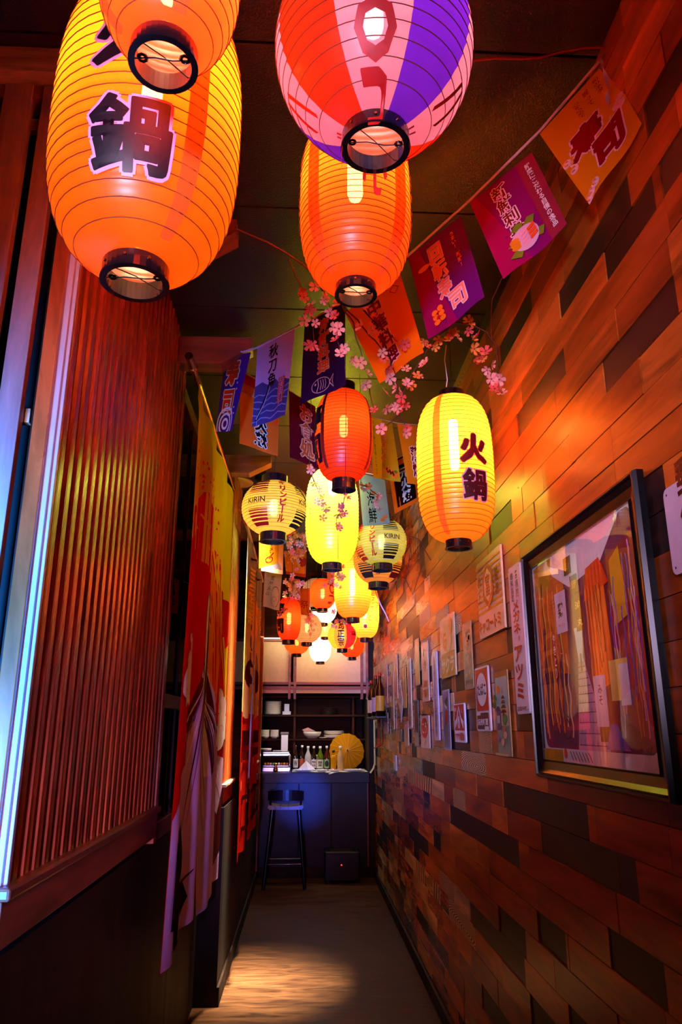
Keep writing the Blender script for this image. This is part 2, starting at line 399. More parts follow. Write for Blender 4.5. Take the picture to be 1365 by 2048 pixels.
def quad(TL, TR, BR, BL, wave=0.006, ph=0.0, curl=0.0):
    TL, TR, BR, BL = map(Vector, (TL, TR, BR, BL))
    w = ((TR-TL).length+(BR-BL).length)/2; h = ((TL-BL).length+(TR-BR).length)/2
    n = (TR-TL).cross(BL-TL).normalized()
    if n.dot(EYE-TL) < 0: n = -n
    def S(a, b, off=0.0):
        x, y = a/w, b/h
        p = (BL*(1-x)+BR*x)*(1-y)+(TL*(1-x)+TR*x)*y
        return p+n*(off+wave*(1-y)*math.sin(x*6.5+ph+y*2)+curl*(1-y)**2)
    return S, w, h

# ================================================================== SETTING
XR = 0.79
floor = MB(); floor.box((-2.6, -1.5, -0.06), (XR+0.02, 9.6, 0), M_floor); struct(floor.build('floor'))
cb = MB(); cb.box((-2.6, -1.5, 3.262), (XR+0.05, 9.6, 3.33), M_void); ceiling = struct(cb.build('ceiling'))
y = 1.52-0.645*4
while y < 9.4:
    b = MB(); b.box((-2.6, y+0.004, 3.25), (XR, y+0.641, 3.262), M_ceil, 0.0015); b.build('ceiling_panel', ceiling); y += 0.645
# right wall of staggered planks
wb = MB(); wb.box((XR, -1.5, 0), (XR+0.08, 9.6, 3.26), M_void); wall_r = struct(wb.build('wall_right'))
unit = {}
def plank(y0, y1, z0, z1, mat, depth):
    if mat not in unit:
        b = MB(); b.box((-1, -0.5, -0.5), (0, 0.5, 0.5), mat); me = b.build('wood_plank', None).data
        for o in list(COL.objects):
            if o.data is me: bpy.data.objects.remove(o)
        unit[mat] = me
    o = bpy.data.objects.new('wood_plank', unit[mat]); COL.objects.link(o); o.parent = wall_r
    o.location = (XR, (y0+y1)/2, (z0+z1)/2); o.scale = (depth, y1-y0-0.0022, z1-z0-0.0022); return o
fixed = {0+3: [(2.093, 2.985)], 2: [(1.926, 2.533)], 1: [(2.80, 3.39)], -3: [(2.815, 3.70)], -1: [(2.36, 2.634)], 0: [(1.725, 2.025)],
         19: [(1.446, 1.95)], 18: [(1.34, 1.62)], 15: [(1.31, 1.70)], 14: [(2.6, 2.95)], 20: [(1.05, 1.33)], 8: [(3.9, 4.45)], 17: [(1.95, 2.45)], 21: [(2.2, 2.62)]}
rows = []
for k in range(-10, 25):
    z0 = 0.925+0.0937*k; z1 = z0+0.0937; z0 = max(z0, 0.0); z1 = min(z1, 3.25)
    if z1-z0 < 0.02: continue
    y = 0.75-random.random()*0.3; fx = sorted(fixed.get(k, [])); cuts = []
    while y < 8.75:
        L = random.choice((0.2, 0.3, 0.42, 0.55, 0.62)) if y > 3 else random.choice((0.27, 0.42, 0.6, 0.75))
        y1 = y+L*(0.85+0.3*random.random()); kind = 'n'
        for a, b in fx:
            if y < a < y1: y1 = a
            if abs(y-a) < 1e-6: y1 = b; kind = 'd'
            if a < y < b and abs(y-a) > 1e-6: y1 = b
        if kind == 'n':
            r = random.random(); kind = 'd' if r < 0.13 else 'p' if (r < 0.20 and y > 3.5) else 'r' if (r < 0.27 and y > 3) else 'n'
        y1 = min(y1, 8.8)
        rows.append([y, y1, z0, z1, kind]); y = y1
rows.sort(key=lambda r: r[0])
for i, (a, b, z0, z1, kd) in enumerate(rows):
    if 1.373 > (z0+z1)/2 > 1.28 and a < 3.4 < b: rows[i][4] = 'r'
MK = {'n': M_plank, 'd': M_plank_dark, 'p': M_plank_pale, 'r': M_plank_ring}
far = MB()
for i, (a, b, z0, z1, kd) in enumerate(rows):
    dep = 0.016+0.0035*random.random()-(0.004 if kd == 'd' else 0)
    if i < 298: plank(a, b, z0, z1, MK[kd], dep)
    else: far.box((XR-dep, a+0.001, z0+0.001), (XR, b-0.001, z1-0.001), M_plank_i if kd == 'n' else MK[kd])
far_o = far.build('wood_plank_far', wall_r); far_o['kind'] = 'stuff'
b = MB(); b.box((XR-0.04, -1.5, 0), (XR-0.022, 8.3, 0.085), M_darkwood, 0.003); struct(b.build('baseboard_right'))
# left low walls
b = MB(); b.box((-0.66, 0.2, 0), (-0.60, 4.72, 1.06), M_darkwood); b.box((-0.60, 4.72, 0), (-0.47, 8.3, 1.04), M_darkwood); struct(b.build('wall_left'))
b = MB(); b.box((-0.47, 4.72, 0), (-0.455, 8.3, 0.10), M_darkwood, 0.003); struct(b.build('baseboard_left'))
# outer side of the booth and back of the room
b = MB(); b.box((-2.6, -1.5, 0), (-2.55, 9.6, 3.26), M_darkwood); struct(b.build('wall_booth'))
b = MB(); b.box((-2.6, 1.74, 0), (-0.67, 1.77, 3.25), M_void); struct(b.build('booth_neon_blocker'))  # dark panel added behind the lattice to block the assumed blue neon from the booth
b = MB(); b.box((-2.6, 9.36, 0), (XR, 9.42, 3.26), M_shelf); b.box((-2.6, 8.36, 2.45), (XR, 8.42, 3.26), M_shelf)
b.box((0.715, 8.36, 0), (XR, 9.4, 2.45), M_darkwood); struct(b.build('wall_back'))

# ------------------------------------------------------------------ near slatted screen on the left
scr = thing('slat_screen', 'tall reddish brown screen of grooved vertical slats at left foreground', 'screen', (-0.6, 1.62, 1.08))
def slat_mb(mat, z0, z1, w=0.046):
    b = MB(); h = z1-z0
    pr = [(-0.012, 0), (0.004, 0), (0.012, 0.004), (0.012, 0.008), (0.006, 0.011), (0.006, 0.014), (0.010, 0.017), (0.010, w-0.006), (0.004, w), (-0.012, w)]
    b.prism([(x, y, 0) for x, y in pr], (0, 0, 1), h, mat); return b
sm = slat_mb(M_slat, 1.19, 3.25); s0 = sm.build('slat', scr, None); 
base_loc = Vector((0, 0, 0))
s0.data.transform(Matrix.Translation(Vector(ORG[scr])))
n = 23
for i in range(n):
    o = s0 if i == 0 else s0.copy()
    if i: COL.objects.link(o); o.parent = scr
    o.location = (0.0, 1.655-1.62+i*0.0652, 1.19-1.08)
b = MB(); b.box((-0.655, 1.63, 1.19), (-0.63, 3.15, 3.25), M_darkwood); b.build('backing_board', scr)
b = MB(); b.box((-0.65, 1.60, 1.085), (-0.58, 3.16, 1.175), M_sill, 0.003); b.box((-0.65, 1.595, 1.175), (-0.565, 3.17, 1.20), M_sill, 0.006); b.build('sill', scr)
M_postp = paint('b9a3a6', 0.35, bump=0.2)
b = MB()
for k, (xa, ya) in enumerate(((-0.592, 1.628), (-0.584, 1.640))): b.box((xa-0.02, ya-0.012, 1.10), (xa, ya+0.004, 3.25), M_postp, 0.002)
b.box((-0.640, 1.600, 1.10), (-0.605, 1.625, 3.25), M_slat, 0.002)
b.build('corner_moulding', scr, )['label'] = 'pale ribbed moulding on the near corner'
# lattice facing the camera, left edge of the frame
lat = thing('lattice_screen', 'open lattice of wide flat boards left of the slatted screen', 'lattice', (-0.95, 1.66, 1.1))
x = -0.72
for i in range(6):
    wd = (0.052, 0.074, 0.060, 0.074, 0.07, 0.07)[i]
    b = MB(); b.box((x-wd+0.05, 1.595, 1.1), (x+0.05, 1.62, 3.16), M_board, 0.0015); b.build('board', lat); x -= wd+0.028
for z in (3.06, 2.21, 1.6):
    b = MB(); b.box((-1.6, 1.63, z-0.018), (-0.66, 1.65, z+0.018), M_lightwood, 0.001); b.build('cross_rail', lat)
b = MB(); b.box((-1.6, 1.60, 3.115), (-0.66, 1.66, 3.16), M_beam); b.build('top_rail', lat)
hb = MB(); hb.box((-1.9, 1.56, 3.165), (-0.56, 1.66, 3.247), M_lightwood, 0.002); tag(hb.build('ceiling_beam', None, (-1.2, 1.6, 3.165)), 'pale unpainted timber beam above the lattice at upper left', 'beam')
# cantilevered ceiling beams over the partition
def cbeam(y, lab, x1=-0.262, z1=3.225, z0=3.08):
    b = MB(); b.prism([(-2.5, y, z0), (x1-0.14, y, z0), (x1, y, z1-0.05), (x1, y, z1), (-2.5, y, z1)], (0, 1, 0), 0.09, M_beam)
    o = b.build('ceiling_beam', None, (-1.2, y, z1)); tag(o, lab, 'beam'); return o
cbeam(2.2, 'stained beam end poking out beside the big pot lantern'); cbeam(3.02, 'stained beam end above the brass curtain rod', z0=3.09)
cbeam(4.45, 'dark beam end above the striped beer lantern, behind the yellow curtain', -0.235, 3.19, 3.068)
cbeam(6.2, 'farther dark beam end between the hanging pictures', -0.26)
for i, (yy, zz) in enumerate(((4.9, 3.02), (5.4, 2.96), (5.9, 2.92), (6.9, 2.86), (7.5, 2.76))):
    b = MB(); b.box((-2.5, yy, zz), (-0.62, yy+0.07, zz+0.06), M_darkwood); tag(b.build('booth_joist', None, (-1.5, yy, zz)), 'dark crosswise joist inside the booth seen between screen and yellow curtain', 'beam', 'booth joists')
# post and railing window of the recess
rec = thing('railing_partition', 'dark partition with thin upright bars behind the yellow curtain', 'partition', (-0.62, 3.2, 1.06))
for z0, z1, nm in ((1.06, 1.13, 'lower_rail'), (1.58, 1.64, 'middle_rail'), (3.0, 3.07, 'top_rail')):
    b = MB(); b.box((-0.64, 3.2, z0), (-0.59, 4.62, z1), M_sill, 0.003); b.build(nm, rec)
for i in range(9):
    b = MB(); yy = 3.3+i*0.15; b.box((-0.625, yy, 1.13), (-0.605, yy+0.02, 1.58 if i % 2 else 3.0), M_darkwood); b.build('bar', rec)
b = MB(); b.box((-0.66, 3.155, 1.06), (-0.585, 3.20, 3.25), M_slat, 0.003); b.build('post', rec)
# second slatted screen
def far_screen(lab, y0, n, x, z0, z1, pitch=0.062):
    t = thing('slat_screen', lab, 'screen', (x, y0, z0-0.1))
    q = slat_mb(M_slat, z0, z1, 0.044).build('slat', t); q.data.transform(Matrix.Translation(Vector(ORG[t])))
    for i in range(n):
        o = q if i == 0 else q.copy()
        if i: COL.objects.link(o); o.parent = t
        o.location = (0, i*pitch, 0.1)
    L = n*pitch
    b = MB(); b.box((x-0.05, y0-0.02, z0), (x-0.028, y0+L, z1), M_darkwood); b.build('backing_board', t)
    b = MB(); b.box((x-0.05, y0-0.03, z0-0.12), (x+0.015, y0+L+0.02, z0-0.02), M_sill, 0.003); b.box((x-0.05, y0-0.035, z0-0.02), (x+0.035, y0+L+0.02, z0), M_lightwood, 0.004); b.build('sill', t)
    return t
far_screen('second slatted wooden screen with pale sill, between the two fabric curtains', 4.78, 9, -0.5, 1.17, 3.22)
far_screen('farthest slatted wooden screen beside the kitchen counter', 7.15, 16, -0.5, 1.17, 3.22)
b = MB(); b.box((-0.53, 8.16, 0), (-0.455, 8.24, 3.25), M_slat, 0.004); b.box((-0.50, 7.04, 1.06), (-0.45, 7.11, 3.25), M_slat, 0.004)
struct(b.build('trim_1'))

# ================================================================== LANTERNS
def ink_clear(h, k):
    m, nt, out = newmat('outline_ink')
    c = lin(h); d = N(nt, 'ShaderNodeBsdfDiffuse', i_Color=c); t = N(nt, 'ShaderNodeBsdfTransparent', i_Color=(c[0], c[1], c[2], 1)); mx = N(nt, 'ShaderNodeMixShader'); mx.inputs[0].default_value = k
    nt.links.new(d.outputs[0], mx.inputs[1]); nt.links.new(t.outputs[0], mx.inputs[2]); nt.links.new(mx.outputs[0], out.inputs[0]); return m
M_ink = paint('0d0716', 0.45); M_pinkline = paint('ffa8d8', 0.5); M_redink = paint('c01808', 0.5); M_maroonink = paint('4a0410', 0.5)
def lantern(lab, name, x, y, zb, zt, R, n, cols, power, bulb_col=(1, 0.62, 0.25), ringr=0.4, ribs=24, prints=None, group=None, tr=0.05,
            bulb_h=0.10, seg=40, ring_h=0.030, cord_top=3.25, ribm=None, bz=0.0, part_label=None, seams=()):
    """zb: bottom of the bottom ring, zt: top of the cloth body. cols: list of (centre_deg, half_deg, colour) or a single colour"""
    rr = R*ringr; t = thing(name, lab, 'lantern', (x, y, zb), group)
    z0 = zb+ring_h*0.9; H = zt-z0
    s0 = (1-(ringr*0.98)**n)**(1/n)
    def rad(z):
        s = max(-1, min(1, (2*(z-z0)/H-1)))*s0
        return R*(max(0.0, 1-abs(s)**n))**(1/n)
    prof = []
    K = ribs
    for i in range(K*3+1):
        z = z0+H*i/(K*3); r = rad(z); f = (i % 3)/3
        prof.append((r*(1-0.012*(0 if i % 3 == 0 else 1)) if i % 3 else r*1.0, z-zb))
    if isinstance(cols, tuple): fn = None; base = shade_mat(cols, tr)
    else:
        base = None
        mats = [(c, hw, shade_mat(col, tr)) for c, hw, col in cols]
        def fn(q):
            a = q*360
            for c, hw, m in mats:
                if abs((a-c+180) % 360-180) <= hw: return m
            return mats[0][2]
    b = MB(); b.lathe(prof, (x, y, zb), base, seg, True, fn); sh = b.build('shade', t)
    if part_label: sh['label'] = part_label
    for deg, hw in seams:
        b = MB(); m_ = shade_mat((1.0, 0.42, 0.08), tr)
        vs = []; nn = K*2
        for i in range(1, nn):
            z = z0+H*i/nn; r = rad(z)+0.0012
            for a in (deg-hw, deg, deg+hw): vs.append((x+r*math.sin(math.radians(a)), y-r*math.cos(math.radians(a)), z))
        b.add(vs, [(3*i+k, 3*i+k+1, 3*i+k+4, 3*i+k+3) for i in range(nn-2) for k in range(2)], m_, True); b.build('seam_strip', t)
    # wire ribs
    b = MB()
    rm = ribm or M_rib; tk = 0.0011 if R > 0.11 else 0.0009
    for i in range(1, K):
        z = z0+H*i/K; r = rad(z)+0.0006
        b.lathe([(r-tk*0.3, z-zb-tk), (r+tk, z-zb), (r-tk*0.3, z-zb+tk)], (x, y, zb), rm, seg)
    o = b.build('wire_ribs', t)
    # rings
    for nm, za, zc in (('bottom_ring', 0.0, ring_h), ('top_ring', zt-zb-ring_h*0.2, zt-zb+ring_h*0.8)):
        b = MB(); ri = rr*0.86
        pf = [(ri, za), (ri, zc), (rr, zc), (rr*1.02, zc-0.002), (rr*1.02, za+0.004), (rr*1.06, za+0.004), (rr*1.06, za), (ri, za)] if nm == 'bottom_ring' else \
             [(ri, za), (ri, zc), (rr*1.02, zc), (rr*1.02, za), (ri, za)]
        b.lathe(pf, (x, y, zb), M_ring, 36, False)
        rg = b.build(nm, t)
        if nm == 'bottom_ring':
            c = MB(); c.tube([(x-ri, y, zb+za+0.012), (x-ri*0.3, y-ri*0.1, zb+0.010), (x+ri*0.3, y+ri*0.1, zb+0.014), (x+ri, y, zb+0.012)], 0.0012, M_wire, 5)
            c.tube([(x-ri*0.7, y-ri*0.7, zb+0.012), (x, y, zb+0.016), (x+ri*0.7, y+ri*0.7, zb+0.012)], 0.0010, M_wire, 5)
            for sx in (-1, 1): c.lathe([(0.006, 0), (0.009, 0.003), (0.006, 0.006), (0.003, 0.003), (0.006, 0)], (x+sx*(ri-0.010), y, zb+0.010), M_ring, 8)
            c.build('crossbar', rg)
            if R > 0.12:
                for a in (-50, -5, 35, 120, 200):
                    c = MB(); p = Vector((x+rr*1.02*math.sin(math.radians(a)), y-rr*1.02*math.cos(math.radians(a)), zb+ring_h*0.6)); q = (p-Vector((x, y, p.z))).normalized()*0.002
                    c.tube([p, p+q], 0.0028, M_brass, 8)
                    c.build('rivet', rg)
    # bulb with socket and cord
    zm = (z0+zt)/2+bz*H; br = 0.021 if R > 0.14 else 0.018
    b = MB(); hh = bulb_h*min(1, H/0.3)
    area = 2*PI*br*hh
    mt = glow('bulb_light', bulb_col, power/(PI*area))
    b.lathe([(0.001, -hh/2), (br*0.8, -hh/2+br*0.4), (br, -hh/2+br), (br, hh/2-0.006), (br*0.7, hh/2)], (x, y, zm), mt, 8)
    b.build('bulb', t)
    b = MB(); b.lathe([(br*0.75, hh/2), (br*1.1, hh/2+0.004), (br*1.1, hh/2+0.035), (0.002, hh/2+0.05)], (x, y, zm), M_black, 10); b.build('socket', t)
    b = MB(); b.tube([(x, y, zm+hh/2+0.045), (x+0.002, y, (zt+cord_top)/2), (x-0.003, y+0.002, cord_top)], 0.0022, M_wire, 5)
    b.tube([(x-rr, y, zt+ring_h*0.5), (x, y, zt+ring_h*0.5+0.03), (x+rr, y, zt+ring_h*0.5)], 0.0012, M_wire, 5); b.build('cord', t)
    if prints:
        cz = (z0+zt)/2
        def S(u, v, off=0.0):
            z = cz+v; r = rad(z)+0.0022+off; a = u/R
            return Vector((x+r*math.sin(a), y-r*math.cos(a), z))
        P = Print(S, grid=0.02, step=0.0006, split=True); prints(P, R, cz, H, S, rad); P.build('lettering', t)
    return t
def D(R, deg): return R*math.radians(deg)
OR = (1.0, 0.125, 0.008); ORY = (1.0, 0.125, 0.005); RED = (1.0, 0.042, 0.006); YEL = (1.0, 0.52, 0.035)
WARM = (1.0, 0.70, 0.34); WH = (1.0, 0.88, 0.70)
lantern('orange red round paper lantern hanging nearest at the top left', 'paper_lantern', -0.215, 0.836, 2.412, 2.72, 0.104, 2.3, RED, 9, (1, 0.72, 0.40), 0.45, 16, ring_h=0.030, seams=((28, 9), (-70, 8)))
def p2(P, R, cz, H, S, rad):
    P.text('鍋', D(R, 5), 2.468-cz, 0.132, M_ink, 0.036, w=0.138, out=M_pinkline, outw=0.045)
    P.text('火', D(R, 3), 2.665-cz, 0.125, M_ink, 0.045, w=0.13, out=M_pinkline, outw=0.05)
lantern('large glowing orange lantern with black pot character, upper left', 'paper_lantern', -0.323, 1.189, 2.285, 2.95, 0.180, 3.0, ORY, 19.0, WARM, 0.33, 26, p2, ring_h=0.036, bz=0.12, seams=((42, 6), (-110, 6)))
WHP = (0.95, 0.40, 0.52); PUR = (0.13, 0.02, 0.85)
def p3(P, R, cz, H, S, rad):
    P.text('UON', D(R, -5), 2.695-cz, 0.085, paint('b0060a', 0.5), 0.04, w=0.235, rot=90)
    P.text('ハリ', D(R, 78), 2.62-cz, 0.16, M_redink, 0.02, vertical=True)
    P.text('ハル', D(R, -92), 2.62-cz, 0.16, M_redink, 0.02, vertical=True)
    P.text('小', D(R, 176), 2.60-cz, 0.14, M_redink, 0.02)
lantern('large round balloon lantern striped orange, white and purple at top centre', 'paper_lantern', 0.124, 1.157, 2.580, 3.03, 0.200, 2.05,
        [(-5, 23, WHP), (41, 23, PUR), (87, 23, WHP), (131, 22, RED), (175, 22, (1.0, 0.45, 0.2)), (220, 23, PUR), (265, 22, WHP), (309, 22.5, RED)], 5.5, (1, 0.50, 0.45), 0.32, 18, p3, seg=64, ring_h=0.034, bz=0.22, tr=0.02)
def p4(P, R, cz, H, S, rad):
    P.text('居酒屋', D(R, -105), 0.04, 0.36, M_ink, 0.02, vertical=True)
    P.text('料理', D(R, 105), -0.02, 0.22, M_ink, 0.02, vertical=True)
lantern('orange barrel lantern hanging below the striped balloon lantern', 'paper_lantern', 0.120, 1.661, 2.578, 3.13, 0.150, 3.0, (1.0, 0.085, 0.006), 15.0, WARM, 0.35, 30, p4, bz=0.15, bulb_h=0.15, tr=0.06, seams=((48, 9), (-50, 8)))
def p5(P, R, cz, H, S, rad):
    P.text('寿司', D(R, -78), -0.01, 0.26, M_ink, 0.05, w=0.11, vertical=True)
    for a in (-48, 62):
        P.stroke([(D(R, a), -H*0.42), (D(R, a), 0), (D(R, a), H*0.42)], 0.02, paint('8a1204', 0.6))
lantern('dark orange barrel lantern with dim light under the beam flags', 'paper_lantern', 0.156, 2.951, 2.468, 2.925, 0.125, 2.8, (1.0, 0.065, 0.006), 3.2, (1, 0.62, 0.30), 0.40, 26, p5, ring_h=0.05, bz=0.1)
lantern('bright lemon yellow and white lantern in the middle of the aisle', 'paper_lantern', 0.157, 4.335, 2.412, 3.06, 0.165, 3.0, (0.75, 0.70, 0.022), 56, (1, 0.95, 0.85), 0.36, 28, ring_h=0.045, bz=0.30, tr=0.07, ribm=paint('8a8a10', 0.7))
def p7(P, R, cz, H, S, rad):
    P.text('火', D(R, 17), 2.438-cz, 0.100, paint('7a0310', 0.5), 0.05, w=0.095, out=paint('ff6a50'), outw=0.03)
    P.text('鍋', D(R, 17), 2.306-cz, 0.105, M_maroonink, 0.035, w=0.088, out=M_pinkline, outw=0.045)
lantern('yellow orange hotpot lantern hanging beside the plank wall', 'paper_lantern', 0.541, 2.498, 2.108, 2.69, 0.140, 3.2, (1.0, 0.17, 0.009), 27, (1, 0.80, 0.46), 0.33, 32, p7, ring_h=0.032, bz=0.16, bulb_h=0.20, tr=0.07, seams=((-38, 6), (75, 6)))
# striped beer lanterns
CRM = (0.50, 0.34, 0.06)
def beer(kx, main, vtx, second, brand='KIRIN'):
    """kx: angle of the brand gore, vtx: angle of the vertical writing"""
    def f(P, R, cz, H, S, rad):
        def gore(deg, mat, ink):
            P.new()
            c = D(R, deg)
            def stripe(v0, v1):
                # stripes narrow towards the poles like the gore
                r0 = rad(cz+v0)/R; wdt = D(R, 19)
                P.poly([(c-wdt, v0), (c+wdt, v0), (c+wdt, v1), (c-wdt, v1)], mat)
            for s in (1, -1):
                z = 0.045*H/0.30
                for i in range(5):
                    th = 0.0035+0.0022*i; stripe(s*z, s*(z+th)); z += th+0.0055
                stripe(s*z, s*(H*0.44))
            P.text(brand, c, 0, 0.030, ink, 0.012, w=0.095)
        gore(kx, main[0], M_ink); gore(kx+90*main[2], main[1], M_ink); gore(kx+180, main[0], M_ink)
        for a in (vtx, vtx+second, vtx-second): P.text('キリンビ丨ル', D(R, a), 0, H*0.80, M_redink, 0.05, w=0.036, vertical=True)
    return f
RS = paint('c81006', 0.5); BS = paint('0c0a10', 0.5)
lantern('round cream beer lantern with red bars beside the yellow curtain', 'beer_lantern', -0.179, 3.816, 2.455, 2.785, 0.175, 2.1, CRM, 4.5, WARM, 0.40, 18, beer(-28, (RS, BS, 1), 16, 84), ring_h=0.05)
lantern('round greenish beer lantern with black bars near the plank wall', 'beer_lantern', 0.483, 4.524, 2.452, 2.785, 0.160, 2.1, (0.46, 0.44, 0.07), 2.0, WARM, 0.40, 18, beer(17, (BS, RS, -1), -25, 90), ring_h=0.045, ribm=paint('d8d8a0'))
lantern('round orange tinted beer lantern tucked behind the greenish one', 'beer_lantern', 0.512, 5.079, 2.440, 2.83, 0.175, 2.1, (0.80, 0.34, 0.06), 2.0, WARM, 0.40, 18, beer(-40, (BS, RS, 1), -4, 90, 'Asahi'), ring_h=0.045)
lantern('glowing orange barrel lantern behind the lemon yellow one', 'paper_lantern', 0.375, 5.766, 2.295, 2.85, 0.150, 3.0, (1.0, 0.16, 0.012), 26, WARM, 0.36, 26, ring_h=0.04, bz=0.05, bulb_h=0.22, tr=0.07)
def p12(P, R, cz, H, S, rad):
    P.text('ふるさと', D(R, 27), 0.04, 0.30, M_maroonink, 0.0, w=0.05, vertical=True, shear=0.2); P.text('味処', D(R, 52), -0.02, 0.2, M_maroonink, 0.0, w=0.05, vertical=True)
    P.disc(D(R, -3), 2.40-cz, 0.018, RS)
lantern('yellow lantern with brush calligraphy and red dot by the wall', 'paper_lantern', 0.564, 6.89, 2.270, 2.82, 0.135, 3.0, (1.0, 0.32, 0.03), 16, WARM, 0.36, 24, p12, ring_h=0.04, bz=-0.05)
def p13(P, R, cz, H, S, rad): P.text('UOI', D(R, 42), 0, 0.06, M_redink, 0.03, w=0.20, rot=90)
lantern('small amber round lantern with sideways red letters', 'paper_lantern', 0.154, 6.569, 2.497, 2.80, 0.123, 2.2, (1.0, 0.11, 0.01), 2.4, WARM, 0.40, 20, p13, ring_h=0.035)
def p14(P, R, cz, H, S, rad): P.text('サンソ丨ダ', D(R, -48), 0, 0.25, M_ink, 0.015, w=0.03, vertical=True)
lantern('pale grey lettered lantern mostly hidden behind the small amber one', 'paper_lantern', 0.102, 6.974, 2.575, 2.88, 0.140, 2.2, (0.7, 0.45, 0.35), 0.9, WARM, 0.4, 20, p14, ring_h=0.03)
lantern('bright white round lantern under the small amber one', 'paper_lantern', 0.170, 7.282, 2.468, 2.79, 0.145, 2.3, (1.0, 0.90, 0.70), 9, WH, 0.36, 20, ring_h=0.03)
def p16(P, R, cz, H, S, rad): P.text('寿司', D(R, -48), 0.0, 0.24, M_ink, 0.06, w=0.08, vertical=True, out=paint('ff7a30'), outw=0.03)
lantern('small vermilion sushi lantern hanging left of the white ones', 'paper_lantern', -0.136, 6.107, 2.160, 2.545, 0.100, 2.8, (1.0, 0.05, 0.005), 3.2, WARM, 0.52, 24, p16, ring_h=0.035)
def p17(P, R, cz, H, S, rad):
    for i, (a, v) in enumerate(((12, 0.08), (22, 0.045), (16, 0.005), (27, -0.035), (14, -0.07), (35, 0.02), (-6, 0.06), (8, -0.045))):
        for k in range(5):
            q = k*72+i*20; P.disc(D(R, a)+0.009*math.cos(math.radians(q)), v+0.009*math.sin(math.radians(q)), 0.0052, paint('d03020'), n=8, lay=1)
lantern('pale round lantern printed with falling red blossoms', 'paper_lantern', 0.016, 6.836, 2.222, 2.525, 0.140, 2.1, (0.8, 0.42, 0.24), 1.5, WARM, 0.36, 20, p17, ring_h=0.035)
lantern('low orange round lantern touching the cabinet light, left one', 'paper_lantern', -0.083, 7.675, 2.200, 2.475, 0.135, 2.1, (1.0, 0.10, 0.012), 2.5, WARM, 0.36, 18, ring_h=0.035)
def p19(P, R, cz, H, S, rad):
    P.text('司正宗', D(R, -9), 0.005, 0.20, M_ink, 0.04, w=0.058, vertical=True)
    P.text('菊', D(R, 48), 0.0, 0.07, M_redink, 0.03)
lantern('round lantern with yellow and crimson panels and black sake characters', 'paper_lantern', 0.334, 6.587, 2.142, 2.40, 0.130, 2.05,
        [(-62, 24, YEL), (-12, 26, (1.0, 0.30, 0.05)), (42, 28, (0.9, 0.015, 0.03)), (100, 30, YEL), (160, 30, (0.9, 0.015, 0.03)), (235, 45, YEL)], 2.4, WARM, 0.36, 18, p19, seg=48, ring_h=0.035)
lantern('red round lantern behind the sake lantern, lowest on the right', 'paper_lantern', 0.507, 7.987, 2.196, 2.475, 0.135, 2.1, (1.0, 0.045, 0.006), 2.8, WARM, 0.36, 18, ring_h=0.035)
lantern('small cream lantern between the two bright white ones', 'paper_lantern', 0.205, 7.62, 2.370, 2.565, 0.105, 2.1, (1.0, 0.62, 0.22), 1.6, WARM, 0.4, 16, ring_h=0.03)
lantern('lowest bright white lantern in front of the cream cabinet', 'paper_lantern', 0.169, 8.084, 2.160, 2.475, 0.118, 2.4, (1.0, 0.95, 0.82), 10, WH, 0.4, 18, ring_h=0.03)

# ================================================================== FLAGS
M_tape = cloth('efe4f2', 0.1)
def flag(name, lab, TL, TR, BR, BL, bg, draw=None, group='printed pennants on the first line', wave=0.006, ph=0.0, bgf=None):
    c = (Vector(TL)+Vector(TR))/2
    t = thing(name, lab, 'flag', tuple(c), group)
    S, w, h = quad(TL, TR, BR, BL, wave, ph)
    b = MB(); b.surf(S, w, h, 8, 10, cloth(bg, 0.35), mat_fn=bgf); b.build('cloth', t)
    if draw:
        P = Print(S, grid=min(w, h)/6, clip=(0, 0, w, h), step=0.0005); draw(P, w, h); P.build('printed_design', t)
    if name == 'hanging_sign':
        for p in (TL, TR):
            b = MB(); b.tube([p, (p[0], p[1], 3.252)], 0.0012, M_wire, 4); b.build('hanging_cord', t)
    return t
def K(v, k=1.0): return tuple(EYE+(Vector(v)-EYE)*k)
INK = cloth('14060a', 0.05); MAR = cloth('7a0814', 0.1); PKW = cloth('ffd8ea', 0.2); ORL = cloth('ff7a1e', 0.2); CRW = cloth('fff0c8', 0.2); WHT = cloth('f4eef8', 0.2)
GRN = cloth('6a8a20', 0.2); REDC = cloth('d81c10', 0.2); DKB = cloth('221a38', 0.1)
G1 = 'printed pennants on the first line'; G2 = 'printed pennants on the second line'; G3 = 'printed pennants on the third line'
def d1(P, w, h):
    P.text('寿', w*0.40, h*0.50, h*0.27, MAR, 0.07, w=w*0.44, out=PKW, outw=0.05, shear=0.2)
    P.text('司', w*0.60, h*0.24, h*0.25, MAR, 0.07, w=w*0.42, out=PKW, outw=0.05, shear=0.2)
    for i, (q, x) in enumerate((('旬のネタ', 0.80), ('握って', 0.65), ('心を込めて', 0.50))):
        P.text(q, w*x, h*(0.83-0.015*i), h*0.21, MAR, 0.0, w=w*0.085, vertical=True)
    for cx, cyy in ((0.06, 0.47), (0.14, 0.42), (0.10, 0.36), (0.12, 0.05), (0.22, 0.07), (0.05, 0.03), (0.92, 0.40), (0.86, 0.44), (0.93, 0.47)):
        P.disc(w*cx, h*cyy, w*0.065, PKW, n=14, lay=1)
        P.ring(w*cx, h*cyy, w*0.038, w*0.014, cloth('e8a818', 0.3), n=12, a1=290)
flag('pennant', 'mustard yellow sushi flag hanging from the nail at top right', (0.658, 1.685, 3.146), (0.785, 1.495, 3.212), K((0.829, 1.445, 2.955), 0.925), K((0.733, 1.58, 2.819), 0.97), 'eba417', d1, G1)
PLM = '8c0d5c'
